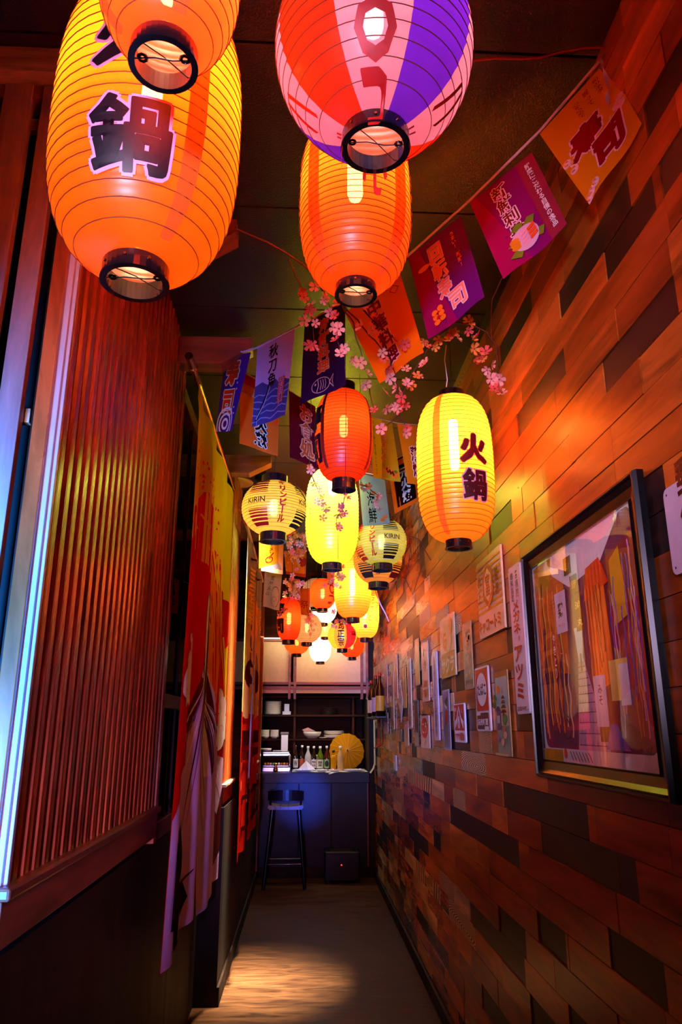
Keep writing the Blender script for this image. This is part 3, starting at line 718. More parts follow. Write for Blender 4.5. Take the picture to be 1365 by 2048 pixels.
def d2(P, w, h):
    P.rect(0, 0, w*0.74, h, cloth('7c1070', 0.3)); P.poly([(0, 0), (w*0.45, 0), (w*0.1, h), (0, h)], cloth('a01058', 0.3)); P.rect(w*0.76, 0, w, h, cloth('8a2a46', 0.3))
    P.text('鮮度にこだわる自慢の逸品', w*0.88, h*0.50, h*0.84, WHT, 0.02, w=w*0.08, vertical=True)
    P.text('新鮮刺身', w*0.42, h*0.60, h*0.66, cloth('6a2410', 0.1), 0.02, w=w*0.22, vertical=True, out=PKW, outw=0.06)
    for x, y in ((0.32, 0.22), (0.42, 0.36), (0.60, 0.34), (0.66, 0.16), (0.30, 0.10)): P.poly([(w*(x-0.1), h*y), (w*x, h*(y+0.05)), (w*(x+0.1), h*(y+0.02)), (w*(x+0.04), h*(y-0.05))], GRN)
    P.disc(w*0.48, h*0.21, w*0.20, cloth('efc0e0', 0.3), ry=h*0.125, n=28)
    for i in range(3): P.disc(w*0.33, h*(0.17+0.035*i), w*0.07, cloth('f09a20', 0.3), ry=h*0.03, n=12)
    for i in range(4): P.poly([(w*0.42, h*(0.12+0.04*i)), (w*0.52, h*(0.14+0.04*i)), (w*0.54, h*(0.17+0.04*i)), (w*0.43, h*(0.145+0.04*i))], cloth('ffb0c0', 0.3))
    for i in range(3): P.poly([(w*0.54, h*(0.14+0.045*i)), (w*0.66, h*(0.16+0.045*i)), (w*0.66, h*(0.195+0.045*i)), (w*0.54, h*(0.175+0.045*i))], cloth('ff5a20', 0.3))
flag('pennant', 'plum sashimi flag with brown side strip and fish platter', (0.5, 1.908, 3.086), (0.64, 1.71, 3.103), K((0.694, 1.635, 2.798), 0.99), K((0.565, 1.816, 2.746), 0.97), PLM, d2, G1, ph=1)
def d3(P, w, h):
    P.poly([(0, 0), (w*0.5, 0), (w*0.2, h), (0, h)], cloth('8c0d5c', 0.3))
    P.text('回転寿', w*0.46, h*0.60, h*0.62, cloth('ff8a70', 0.2), 0.02, w=w*0.24, vertical=True, out=PKW, outw=0.05)
    P.text('司', w*0.62, h*0.20, h*0.19, cloth('ff9a80', 0.2), 0.02, out=PKW, outw=0.05)
    P.text('うまい!', w*0.80, h*0.80, h*0.2, ORL, 0.02, w=w*0.06, vertical=True); P.text('新鮮!', w*0.82, h*0.55, h*0.18, ORL, 0.02, w=w*0.07, vertical=True)
    P.disc(w*0.22, h*0.74, w*0.11, cloth('ffa040', 0.2), ry=h*0.03, n=14); P.poly([(w*0.30, h*0.74), (w*0.37, h*0.77), (w*0.36, h*0.71)], cloth('ffa040', 0.2))
    for i in range(3):
        P.poly([(w*0.16, h*(0.06+0.05*i)), (w*0.36, h*(0.10+0.05*i)), (w*0.36, h*(0.135+0.05*i)), (w*0.16, h*(0.095+0.05*i))], cloth('c01828', 0.2)); P.disc(w*0.21, h*(0.10+0.05*i), w*0.05, ORL, n=10); P.disc(w*0.31, h*(0.12+0.05*i), w*0.05, ORL, n=10)
flag('pennant', 'violet conveyor sushi flag between the plum and orange flags', (0.335, 2.138, 3.044), (0.476, 1.94, 3.061), (0.522, 1.876, 2.725), K((0.385, 2.068, 2.689), 0.985), '5c1480', d3, G1, ph=2)
def d4(P, w, h):
    P.text('中華料理', w*0.46, h*0.50, h*0.80, MAR, 0.035, w=w*0.25, vertical=True, out=PKW, outw=0.05)
    P.ring(w*0.85, h*0.86, w*0.08, w*0.012, MAR, n=4)
flag('pennant', 'bright orange flag with maroon characters behind the blossom branch', (0.133, 2.423, 3.0), (0.31, 2.174, 3.009), (0.369, 2.091, 2.657), (0.244, 2.266, 2.631), 'f2800e', d4, G1, ph=3)
def fish(P, x, y, s, m):
    P.ring(x, y, s, s*0.09, m, ry=s*0.62, n=20); P.stroke([(x+s*0.9, y), (x+s*1.4, y+s*0.5), (x+s*1.25, y), (x+s*1.4, y-s*0.5), (x+s*0.9, y)], s*0.09, m)
    P.disc(x-s*0.55, y+s*0.15, s*0.1, m, n=8); P.stroke([(x-s*0.3, y+s*0.5), (x-s*0.2, y), (x-s*0.35, y-s*0.5)], s*0.08, m)
    for k in range(3): P.stroke([(x+s*(0.0+0.25*k), y+s*0.4), (x+s*(0.1+0.25*k), y), (x+s*(0.0+0.25*k), y-s*0.4)], s*0.06, m)
def d5(P, w, h):
    P.text('海鮮料理', w*0.50, h*0.60, h*0.66, cloth('ff6a28', 0.1), 0.03, w=w*0.24, vertical=True, out=CRW, outw=0.045); fish(P, w*0.46, h*0.13, w*0.19, WHT)
flag('pennant', 'navy flag with orange characters and white fish outline', (-0.019, 2.635, 3.069), (0.133, 2.422, 3.054), (0.136, 2.418, 2.698), (-0.029, 2.65, 2.722), '21125c', d5, G1)
def d6(P, w, h):
    P.poly([(0, 0), (w, 0), (w, h*0.42), (w*0.85, h*0.46), (w*0.72, h*0.42), (w*0.6, h*0.50), (w*0.35, h*0.47), (w*0.2, h*0.53), (0, h*0.50)], cloth('564a86', 0.3))
    for i in range(5):
        y = 0.36-0.075*i; P.stroke([(w*k/8, h*(y+0.02*math.sin(k*1.7+i))) for k in range(9)], w*0.02, cloth('a89ac8', 0.3))
    P.poly([(w*0.08, h*0.04), (w*0.16, h*0.06), (w*0.52, h*0.48), (w*0.42, h*0.46), (w*0.2, h*0.2)], DKB); P.stroke([(w*0.12, h*0.07), (w*0.3, h*0.24), (w*0.46, h*0.44)], w*0.025, cloth('d8b8c8', 0.3))
    P.text('秋刀魚', w*0.50, h*0.68, h*0.52, cloth('3a0a12', 0.05), 0.02, w=w*0.25, vertical=True)
    P.rect(w*0.72, h*0.17, w*0.90, h*0.48, cloth('ff5a38', 0.2)); P.text('味自慢', w*0.81, h*0.325, h*0.28, REDC, 0.02, w=w*0.12, vertical=True, out=PKW, outw=0.05)
flag('pennant', 'white flag with dark saury characters above slate blue waves', (-0.231, 2.933, 3.122), (-0.06, 2.693, 3.079), (-0.088, 2.733, 2.714), (-0.236, 2.94, 2.745), 'c4b6e6', d6, G1, ph=1.5)
def d7(P, w, h):
    P.text('寿', w*0.42, h*0.76, h*0.34, cloth('f03810', 0.1), 0.04, w=w*0.5, out=CRW, outw=0.05); P.text('司', w*0.42, h*0.38, h*0.30, cloth('f03810', 0.1), 0.04, w=w*0.44, out=CRW, outw=0.05)
    for i in range(3): P.ring(w*0.45, h*0.10, w*(0.40-0.13*i), w*0.06, WHT, n=18)
    for x, y in ((0.75, 0.62), (0.78, 0.54), (0.9, 0.22), (0.85, 0.3)): P.disc(w*x, h*y, w*0.025, WHT, n=8)
flag('pennant', 'violet flag with red sushi characters under the wooden beam end', (-0.40, 3.17, 3.205), (-0.262, 2.975, 3.125), (-0.34, 3.085, 2.79), (-0.43, 3.21, 2.83), '46208e', d7, G1, ph=0.7)
# strings
def line(lab, pts, r=0.004, mat=None, nm='bunting_cord', cat='cord'):
    b = MB(); b.tube(pts, r, mat or M_tape, 5); return tag(b.build(nm, None, pts[0]), lab, cat)
line('white tape carrying the first row of flags from wall nail to beam', [(0.788, 1.487, 3.234), (0.658, 1.685, 3.155), (0.5, 1.908, 3.094), (0.335, 2.138, 3.052), (0.217, 2.304, 3.045), (0.06, 2.525, 3.062), (-0.231, 2.933, 3.127), (-0.30, 3.01, 3.145), (-0.36, 3.08, 3.19)], 0.0045)
b = MB()
tp = [(0.783, 1.487, 3.232), (0.755, 1.47, 3.19), (0.757, 1.465, 3.15), (0.762, 1.46, 3.10), (0.755, 1.46, 3.05), (0.76, 1.455, 3.00), (0.752, 1.45, 2.96)]
vs_, fs_ = [], []
for i in range(25):
    t_ = i/24*(len(tp)-1); k = min(int(t_), len(tp)-2); p = Vector(tp[k]).lerp(Vector(tp[k+1]), t_-k); a = i*0.55
    q = Vector((math.cos(a), math.sin(a)*0.6, 0.15))*0.006*(1-0.6*(i > 22)); vs_ += [p+q, p-q]
fs_ = [(2*i, 2*i+1, 2*i+3, 2*i+2) for i in range(24)]
b.add(vs_, fs_, M_tape, True); tag(b.build('hanging_tape', None, tp[0]), 'loose twisted tape end dangling in front of the mustard flag', 'tape')
# second line
def e1(P, w, h):
    P.rect(0, h*0.86, w, h, REDC); P.rect(0, h*0.72, w, h*0.86, cloth('f6c070', 0.3)); P.text('元火焼', w*0.55, h*0.36, h*0.60, cloth('300608', 0.05), 0.04, w=w*0.30, vertical=True, out=CRW, outw=0.05, mirror=True)
flag('pennant', 'orange grill flag seen from behind, partly covered by the white saury flag', (-0.333, 3.27, 3.18), (-0.140, 3.27, 3.07), (-0.142, 3.27, 2.74), (-0.326, 3.27, 2.80), 'f0641a', e1, G2)
def e2(P, w, h): P.text('お食処', w*0.62, h*0.50, h*0.80, cloth('d05818', 0.1), 0.03, w=w*0.46, vertical=True, out=cloth('ffb080', 0.2), outw=0.05)
flag('pennant', 'maroon flag with peach outlined characters left of the dark orange lantern', (-0.10, 3.42, 3.155), (0.036, 3.42, 3.07), (0.060, 3.42, 2.73), (-0.088, 3.42, 2.79), '4c0818', e2, G2)
def e3(P, w, h):
    P.poly([(w*0.3, 0), (w, 0), (w, h), (w*0.55, h)], cloth('c8b81c', 0.35)); P.text('今回ランチ', w*0.50, h*0.60, h*0.64, ORL, 0.0, w=w*0.20, vertical=True, out=CRW, outw=0.03, shear=0.08)
    P.text('ちょうど良い量が嬉しいセット', w*0.14, h*0.50, h*0.90, cloth('3a2408', 0.1), 0.0, w=w*0.07, vertical=True)
    P.poly([(w*0.42, h*0.17), (w*0.55, h*0.22), (w*0.98, h*0.12), (w*0.84, h*0.03)], ORL)
    for i in range(3): P.poly([(w*(0.50+0.1*i), h*(0.18-0.02*i)), (w*(0.56+0.1*i), h*(0.21-0.02*i)), (w*(0.62+0.1*i), h*(0.14-0.02*i)), (w*(0.56+0.1*i), h*(0.11-0.02*i))], cloth('5a2a10', 0.1))
    P.disc(w*0.86, h*0.15, w*0.07, GRN, n=9)
flag('pennant', 'yellow lunch set flag with bento drawing right of the dark orange lantern', (0.332, 3.62, 3.105), (0.452, 3.62, 3.08), (0.492, 3.62, 2.74), (0.348, 3.62, 2.76), 'f2c61c', e3, G2)
def e4(P, w, h): P.text('蒲焼', w*0.58, h*0.38, h*0.50, cloth('7a0c0a', 0.1), 0.03, w=w*0.36, vertical=True, out=CRW, outw=0.06)
flag('pennant', 'amber grilled eel flag just left of the hotpot lantern', (0.480, 3.62, 3.07), (0.610, 3.62, 3.06), (0.632, 3.62, 2.72), (0.528, 3.62, 2.73), 'e8901a', e4, G2)
line('thin cord carrying the second row of flags across the aisle', [(-0.52, 3.25, 3.23), (-0.333, 3.27, 3.185), (-0.14, 3.28, 3.075), (-0.10, 3.42, 3.158), (0.036, 3.45, 3.072), (0.332, 3.62, 3.11), (0.48, 3.62, 3.074), (0.61, 3.62, 3.064), (0.77, 3.7, 3.12)], 0.0025)
def e5(P, w, h):
    P.text('海鮮', w*0.40, h*0.36, h*0.62, INK, 0.01, w=w*0.30, vertical=True)
    for x, y in ((0.52, 0.66), (0.66, 0.60), (0.56, 0.48), (0.75, 0.10), (0.85, 0.16)): P.disc(w*x, h*y, w*0.10, cloth('e07028', 0.2), ry=w*0.07, n=10)
flag('pennant', 'grey green seafood flag hanging above the greenish beer lantern', (0.318, 4.3, 3.03), (0.484, 4.3, 2.985), (0.512, 4.3, 2.70), (0.345, 4.3, 2.68), '8a9a80', e5, G3)
def e6(P, w, h):
    P.rect(w*0.14, h*0.08, w*0.90, h, cloth('1c0d06', 0.1)); P.text('元火焼', w*0.55, h*0.45, h*0.66, CRW, 0.04, w=w*0.34, vertical=True); P.rect(w*0.36, h*0.86, w*0.66, h*0.97, ORL)
flag('pennant', 'black flag with orange border and cream characters by the wall', (0.480, 4.1, 3.02), (0.640, 4.1, 3.10), (0.668, 4.1, 2.79), (0.517, 4.1, 2.704), 'ea6a14', e6, G3)
line('thin cord carrying the third row of flags', [(0.345, 4.32, 3.25), (0.318, 4.3, 3.035), (0.484, 4.25, 2.99), (0.48, 4.1, 3.025), (0.64, 4.1, 3.105), (0.775, 4.1, 3.17)], 0.002)
# hanging pictures farther down
def f1(P, w, h):
    P.text('ラ丨メン', w*0.62, h*0.62, h*0.60, MAR, 0.03, w=w*0.18, vertical=True); P.ring(w*0.52, h*0.20, w*0.20, w*0.05, MAR, ry=w*0.16, n=16); P.stroke([(w*0.5, h*0.22), (w*0.75, h*0.40)], w*0.04, MAR)
flag('hanging_sign', 'ochre noodle sign with bowl drawing below the red barred beer lantern', (-0.333, 5.0, 2.80), (-0.190, 5.0, 2.80), (-0.193, 5.0, 2.60), (-0.327, 5.0, 2.56), 'd88a18', f1, 'hanging signs')
def f2(P, w, h):
    P.poly([(0, h*0.18), (w, h*0.05), (w*0.9, h*0.2), (w*0.55, h*0.62), (w*0.45, h*0.62), (w*0.1, h*0.3)], cloth('9a88a0', 0.3))
    for i in range(6): P.disc(w*(0.08+0.17*i), h*(0.16-0.02*i), w*0.09, cloth('f8c8a0', 0.3), n=10)
    P.rect(0, 0, w, h*0.12, cloth('f8c8a0', 0.3))
flag('hanging_sign', 'pink card with grey mountain and clouds behind the noodle sign', (-0.325, 5.15, 2.80), (-0.165, 5.15, 2.80), (-0.165, 5.15, 2.55), (-0.320, 5.15, 2.575), 'e8a88c', f2, 'hanging signs')
def f3(P, w, h):
    P.text('風林火山', w*0.36, h*0.62, h*0.56, INK, -0.005, w=w*0.22, vertical=True, shear=0.25); P.ring(w*0.68, h*0.34, w*0.26, w*0.015, INK, ry=h*0.28, n=18); P.ring(w*0.62, h*0.28, w*0.14, w*0.012, INK, n=14)
flag('hanging_sign', 'pale paper with loose brush calligraphy curling at the bottom', (-0.320, 5.6, 2.66), (-0.185, 5.6, 2.655), (-0.200, 5.6, 2.36), (-0.325, 5.6, 2.39), 'b8a488', f3, 'hanging signs', wave=0.02)
def f4(P, w, h):
    P.disc(w*0.82, h*0.55, w*0.22, cloth('c02a18', 0.2), n=18)
    for i in range(12): P.disc(w*random.random(), h*random.random(), w*0.05, cloth('f8b040', 0.2), n=6, lay=1)
    P.rect(0, 0, w, h*0.12, cloth('c84010', 0.2))
flag('hanging_sign', 'amber blossom banner with red sun left of the lemon lantern', (-0.175, 5.6, 2.83), (0.00, 5.6, 2.84), (-0.002, 5.6, 2.62), (-0.155, 5.6, 2.645), 'e8821c', f4, 'hanging signs')
def f4b(P, w, h): P.text('札', w*0.5, h*0.7, h*0.25, INK, 0.0); P.text('御席', w*0.5, h*0.35, h*0.4, INK, -0.01, vertical=True)
flag('hanging_sign', 'small cream name card under the amber blossom banner', (-0.147, 6.2, 2.735), (-0.050, 6.2, 2.722), (-0.050, 6.2, 2.56), (-0.144, 6.2, 2.58), 'c8a468', f4b, 'hanging signs')
def f6(P, w, h):
    for i in range(14): P.disc(w*random.random(), h*random.random(), w*0.05, cloth('f09030', 0.2), n=6, lay=1)
    P.rect(0, 0, w, h*0.1, REDC)
flag('hanging_sign', 'orange floral banner right below the lemon lantern', (0.187, 6.35, 2.90), (0.350, 6.35, 2.90), (0.350, 6.35, 2.70), (0.188, 6.35, 2.71), 'e07a20', f6, 'hanging signs')
def f7(P, w, h): P.text('祭', w*0.5, h*0.4, h*0.3, MAR, 0.0)
flag('hanging_sign', 'narrow brown paper banner above the blossom printed lantern', (-0.063, 6.5, 2.70), (0.037, 6.5, 2.70), (0.040, 6.5, 2.45), (-0.059, 6.5, 2.47), 'c07828', f7, 'hanging signs')
def f8(P, w, h): P.text('鉄鍋ねぎ', w*0.46, h*0.52, h*0.86, INK, 0.03, w=w*0.5, vertical=True, out=cloth('d86a38', 0.2), outw=0.03)
flag('pennant', 'small red brown flag inside the booth behind the near screen', (-0.815, 4.2, 2.338), (-0.728, 4.2, 2.309), (-0.722, 4.2, 2.121), (-0.810, 4.2, 2.138), 'a83018', f8, 'booth flags')
line('pale cord holding the small flag inside the booth', [(-1.2, 4.2, 2.42), (-0.815, 4.2, 2.342), (-0.65, 4.2, 2.29)], 0.002)
def f9(P, w, h): P.text('酒肴', w*0.5, h*0.5, h*0.8, PKW, 0.02, w=w*0.4, vertical=True)
flag('hanging_sign', 'dark maroon strip banner beside the brush calligraphy paper', (-0.185, 6.3, 2.72), (-0.14, 6.3, 2.72), (-0.145, 6.3, 2.42), (-0.185, 6.3, 2.42), '3a0c14', f9, 'hanging signs')

# ================================================================== DOOR CURTAINS
def curtain_surface(x, y0, zb, ph=0.0, amp=0.018, gather=0.0):
    def S(u, v, off=0.0):
        f = amp*math.sin(u*11+ph+v*0.5)+amp*0.5*math.sin(u*23+ph*2+v*1.1)
        return Vector((x+f*(1-0.4*(v > 2.2))+off, y0+u+gather*math.sin(v*2.2), zb+v))
    return S
nor = thing('door_curtain', 'long split curtain printed with red peak, clouds and yellow sky', 'curtain', (-0.5, 3.8, 3.0))
HN = 2.35
Y_ = cloth('ffd020', 0.35); R_ = cloth('e81408', 0.3); WP = cloth('ffe4d8', 0.3); PK = cloth('f0b8b0', 0.3); LIL = cloth('e8c0e4', 0.3); BRN = cloth('5a1410', 0.2); DK = cloth('2a0a12', 0.1); CL = cloth('fff0e4', 0.3); LILD = cloth('9a6a9a', 0.4)
SN = curtain_surface(-0.5, 2.98, 0.66)
def skirt(v): return 0.16*math.sin(v)  # uneven hem
def noren_base(u, v): return Y_ if v > 1.62/2.36 else R_
def noren_art(P):
    # red mass with a ragged crest, yellow sky above
    P.poly([(0, 0.5), (1.72, 0.5), (1.72, 1.32), (1.6, 1.38), (1.52, 1.46), (1.42, 1.44), (1.32, 1.56), (1.22, 1.62), (1.1, 1.75), (0.98, 1.80), (0.86, 1.88), (0.72, 1.95), (0.55, 1.975), (0.44, 1.95), (0.36, 1.87), (0.27, 1.85), (0.2, 1.78), (0.1, 1.76), (0.06, 1.71), (0, 1.68)], R_)
    random.seed(3)
    for i in range(60):
        u = 0.15+0.9*random.random(); v = 1.96+0.17*random.random()-0.22*max(0, u-0.6); P.disc(u, v, 0.004+0.008*random.random(), R_, n=6, lay=1)
    P.poly([(0.80, 1.84), (0.95, 1.74), (1.12, 1.5), (1.28, 1.2), (1.22, 0.98), (1.05, 1.0), (0.86, 1.3)], ORG_)
    for i in range(16):
        u = 0.84+0.05*i; P.stroke([(u, 1.90-0.035*i), (u+0.10, 1.66-0.04*i), (u+0.17, 1.36-0.045*i)], [0.022, 0.014, 0.003], (Y_, R_, ORG_, Y_)[i % 4])
    P.stroke([(0.42, 1.83), (0.52, 1.79), (0.60, 1.83)], [0.01, 0.028, 0.006], Y_); P.stroke([(0.50, 1.70), (0.60, 1.685)], [0.03, 0.015], Y_); P.stroke([(0.34, 1.78), (0.40, 1.75)], [0.02, 0.008], Y_)
    P.poly([(1.60, 1.30), (1.68, 1.0), (1.72, 1.0), (1.72, 1.34)], Y_)
    # lilac lower slope, white ridge and dark gullies running down from the peak
    P.poly([(0, 0), (1.72, 0), (1.72, 0.66), (1.5, 0.70), (1.2, 0.86), (1.0, 1.08), (0.72, 1.50), (0.62, 1.20), (0.5, 0.92), (0.30, 0.70), (0.12, 0.62), (0, 0.50)], LIL)
    P.poly([(0.66, 1.30), (0.72, 1.50), (0.62, 1.10), (0.46, 0.72), (0.26, 0.68), (0.42, 0.86), (0.55, 1.05)], BRN)
    P.poly([(0.80, 1.34), (0.90, 1.22), (1.10, 0.86), (1.18, 0.66), (1.02, 0.62), (0.94, 0.9)], BRN)
    P.poly([(0.68, 1.36), (0.72, 1.50), (0.80, 1.38), (0.92, 1.05), (0.98, 0.62), (0.88, 0.62), (0.80, 0.95), (0.72, 0.62), (0.66, 0.62)], WP)
    for i in range(30):
        x0 = 0.62+0.012*i; x1 = 0.20+0.052*i; P.stroke([(x0, 1.12-0.008*abs(i-9)), (x0*0.5+x1*0.5, 0.82), (x1, 0.52-0.05*((i*7) % 4))], [0.004, 0.016, 0.003], (WP, BRN, LILD, LIL)[i % 4])
    for cx, cyy, s in ((0.22, 1.03, 1.0), (1.50, 0.84, 1.25)):
        for dx, dy, r in ((-0.14, -0.02, 0.085), (-0.05, -0.05, 0.085), (0.06, -0.03, 0.095), (0.15, 0.0, 0.07), (0.02, 0.06, 0.095), (0.10, 0.10, 0.07), (0.05, 0.16, 0.05), (0.0, 0.20, 0.025), (-0.18, -0.04, 0.05)): P.disc(cx+dx*s, cyy+dy*s*0.9, r*s*0.95, CL, ry=r*s*0.8, n=16, lay=62)
        P.n = max(P.n, 63)
        for q in ((-0.10, 0.02, 0.05), (0.02, 0.07, 0.06), (0.09, -0.03, 0.045), (-0.03, -0.07, 0.035)): P.ring(cx+q[0]*s, cyy+q[1]*s, q[2]*s, 0.006, PK, n=12, a0=20, a1=230)
    # dark pine and dancing figure at the hem
    P.poly([(0.04, 0.12), (0.20, 0.10), (0.30, 0.16), (0.27, 0.24), (0.34, 0.30), (0.26, 0.30), (0.20, 0.38), (0.22, 0.46), (0.16, 0.44), (0.12, 0.50), (0.09, 0.42), (0.05, 0.32), (0.10, 0.26)], DK)
    P.poly([(0.20, 0.0), (0.46, 0.02), (0.56, 0.12), (0.50, 0.2), (0.40, 0.16), (0.34, 0.24), (0.26, 0.14)], DK); P.poly([(0.30, 0.02), (0.44, 0.04), (0.42, 0.14), (0.32, 0.12)], PK); P.stroke([(0.34, 0.30), (0.44, 0.18), (0.60, 0.22)], [0.03, 0.02, 0.006], cloth('4a1828', 0.2))
    P.poly([(1.50, 0.04), (1.70, 0.16), (1.68, 0.5), (1.60, 0.36), (1.55, 0.4), (1.52, 0.2)], cloth('5a2020', 0.2))
ORG_ = cloth('ff8a10', 0.35)
for nm, u0, u1 in (('left_panel', 0.0, 0.75), ('right_panel', 0.78, 1.72)):
    b = MB()
    def mf(a, c): return Y_ if c*HN > 1.62 else R_
    def SS(u, v, off=0.0, u0=u0, u1=u1):
        k = max(0.0, 1-v/1.5); f = (u-u0)/(u1-u0)
        uu = u-0.02*k*f if u0 == 0.0 else u+0.28*k*(1-f)
        if u0 == 0.0 and v > 1.5: uu = u+0.03*f
        lift = -0.05*(1-f)*k if u0 else 0.03*f*k
        return SN(uu, v+lift, off)
    b.surf(SS, u1-u0, HN, 44, 60, Y_, u0=u0, mat_fn=mf); pn = b.build(nm, nor)
    P = Print(SS, grid=0.035, clip=(u0, 0.0, u1, HN), step=0.00012); noren_art(P); P.build('printed_design', pn)
rod = MB(); rod.tube([(-0.5, 2.76, 2.985), (-0.5, 2.90, 2.995)], 0.017, M_brass, 14, cap=False); rod.tube([(-0.5, 2.885, 2.993), (-0.5, 4.74, 3.055)], 0.014, M_brass, 14)
rod.tube([(-0.5, 2.875, 2.992), (-0.5, 2.89, 2.993)], 0.0195, M_brass, 14)
tag(rod.build('curtain_rod', None, (-0.5, 2.9, 2.99)), 'brass telescoping rod holding the long yellow and red curtain', 'rod')
# second curtain
n2 = thing('door_curtain', 'cream and red curtain printed with pagoda and kimono figures', 'curtain', (-0.45, 6.0, 2.85))
S2 = curtain_surface(-0.42, 5.02, 0.68, 1.0, 0.012)
CRM2 = cloth('f0cc80', 0.35); BLU = cloth('a8bcc0', 0.35); RD2 = cloth('d82018', 0.3); DKR = cloth('3c0a0a', 0.1)
for nm, u0, u1 in (('left_panel', 0.0, 0.98), ('right_panel', 1.02, 2.0)):
    b = MB(); b.surf(S2, u1-u0, 2.17, 30, 40, CRM2, u0=u0, mat_fn=lambda a, c: BLU if c > 0.86 else (CRM2 if c > 0.42 else RD2)); pn = b.build(nm, n2)
    P = Print(S2, grid=0.06, clip=(u0, 0, u1, 2.17), step=0.0006)
    for k in range(4): # pagoda roofs
        zc = 1.15+0.13*k; hw = 0.30-0.05*k; P.poly([(0.75-hw, zc), (0.75+hw, zc), (0.75+hw*0.55, zc+0.09), (0.75-hw*0.55, zc+0.09)], DKR)
    P.rect(0.72, 1.6, 0.78, 1.85, DKR); P.poly([(1.25, 1.0), (1.5, 1.45), (1.75, 1.0)], cloth('8a8070', 0.3))
    for cx in (0.45, 1.45): P.disc(cx, 1.02, 0.20, cloth('e09a78', 0.3), ry=0.14, n=18); P.disc(cx+0.04, 1.20, 0.13, DKR, ry=0.10, n=14)
    for cx in (0.4, 1.4): P.rect(cx-0.3, 0.70, cx+0.4, 0.80, DKR); P.rect(cx-0.3, 0.60, cx+0.4, 0.66, cloth('601010', 0.2))
    for k in range(10): P.disc(0.15+0.19*k, 0.45+0.12*math.sin(k*2.1), 0.035, cloth('e8705a', 0.3), n=8)
    for k in range(7): P.rect(0.05+0.3*k, 0.12, 0.08+0.3*k, 0.36, DKR)
    P.rect(0, 0.34, 2.0, 0.37, DKR); P.rect(0, 0.14, 2.0, 0.17, DKR)
    for k, (x, t_) in enumerate(((0.50, '金閣寺'), (1.1, '雲外蒼天'), (1.55, '春風秋月'))): P.text(t_, x, 1.86-0.05*k, 0.42, cloth('6a3a10', 0.1), 0.0, w=0.10, vertical=True)
    for k in range(14): P.rect(0.30, 1.55+0.03*k, 0.42, 1.567+0.03*k, cloth('e8b010', 0.3))
    P.stroke([(0.2, 2.0), (0.5, 2.05), (0.9, 1.98), (1.3, 2.06)], [0.02, 0.012, 0.016, 0.004], DKR)
    P.build('printed_design', pn)
rod = MB(); rod.tube([(-0.42, 4.78, 2.86), (-0.42, 7.02, 2.86)], 0.013, paint('c8b890', 0.3), 12)
tag(rod.build('curtain_rod', None, (-0.455, 5.9, 2.86)), 'pale rod holding the pagoda curtain', 'rod')

# ================================================================== SIGNS ON THE PLANK WALL
XS = XR-0.03
def sign(name, lab, y0, y1, z0, z1, bg, draw=None, thick=0.008, r=0.01, rough=0.25, group='enamel signs on the plank wall', cat='sign', holes=True):
    """y0 is the far (left) edge, y1 the near edge"""
    t = thing(name, lab, cat, (XS, (y0+y1)/2, z0), group)
    w = y0-y1; h = z1-z0; S = plane((XS, y0, z0), (0, -1, 0), (0, 0, 1), (-1, 0, 0))
    pts = []
    for cx, cyy, a0 in ((w-r, r, -90), (w-r, h-r, 0), (r, h-r, 90), (r, r, 180)):
        for k in range(4): a = math.radians(a0+k*30); pts.append(S(cx+r*math.cos(a), cyy+r*math.sin(a), -0.0))
    b = MB(); b.prism([p+Vector((thick, 0, 0)) for p in pts], (-1, 0, 0), thick, paint(bg, rough)); b.build('panel', t)
    b = MB()
    for zz in (z0+h*0.25, z0+h*0.75): b.box((XS+thick, (y0+y1)/2-0.01, zz-0.01), (XR-0.012, (y0+y1)/2+0.01, zz+0.01), M_black)
    b.build('standoff', t)
    P = Print(S, step=0.0005)
    if draw: draw(P, w, h)
    if holes: 
        for x, y in ((r*0.9, h-r*0.9), (w-r*0.9, h-r*0.9), (r*0.9, r*0.9), (w-r*0.9, r*0.9)): P.disc(x, y, 0.003, M_black, n=8, lay=1)
    P.build('printed_design', t); return t
p_ = lambda h: paint(h, 0.3)
def s_soy(P, w, h):
    for i in range(9): P.rect(0.005, h*(0.30+0.075*i), w-0.005, h*(0.335+0.075*i), p_('e2a81c'))
    P.poly([(w*0.5+w*0.24*math.cos(math.radians(a)), h*0.62+h*0.30*math.sin(math.radians(a))) for a in (90, 30, -30, -90, -150, 150)], p_('b85a10'))
    P.poly([(w*0.5+w*0.17*math.cos(math.radians(a)), h*0.62+h*0.215*math.sin(math.radians(a))) for a in (90, 30, -30, -90, -150, 150)], p_('f2d8a0'))
    P.text('富', w*0.5, h*0.62, h*0.28, p_('a84c10'), 0.02, w=w*0.18); P.text('醤油', w*0.84, h*0.60, h*0.34, p_('7a3a10'), 0.02, w=w*0.13, vertical=True); P.text('最上', w*0.15, h*0.62, h*0.34, p_('7a3a10'), 0.02, w=w*0.12, vertical=True)
    P.text('キッコートミ', w*0.5, h*0.13, h*0.16, p_('a8380c'), 0.04, w=w*0.88)
sign('soy_sauce_sign', 'yellow striped soy sauce sign with brown hexagon crest', 3.163, 2.755, 1.865, 2.193, 'f0e0bc', s_soy, r=0.004)
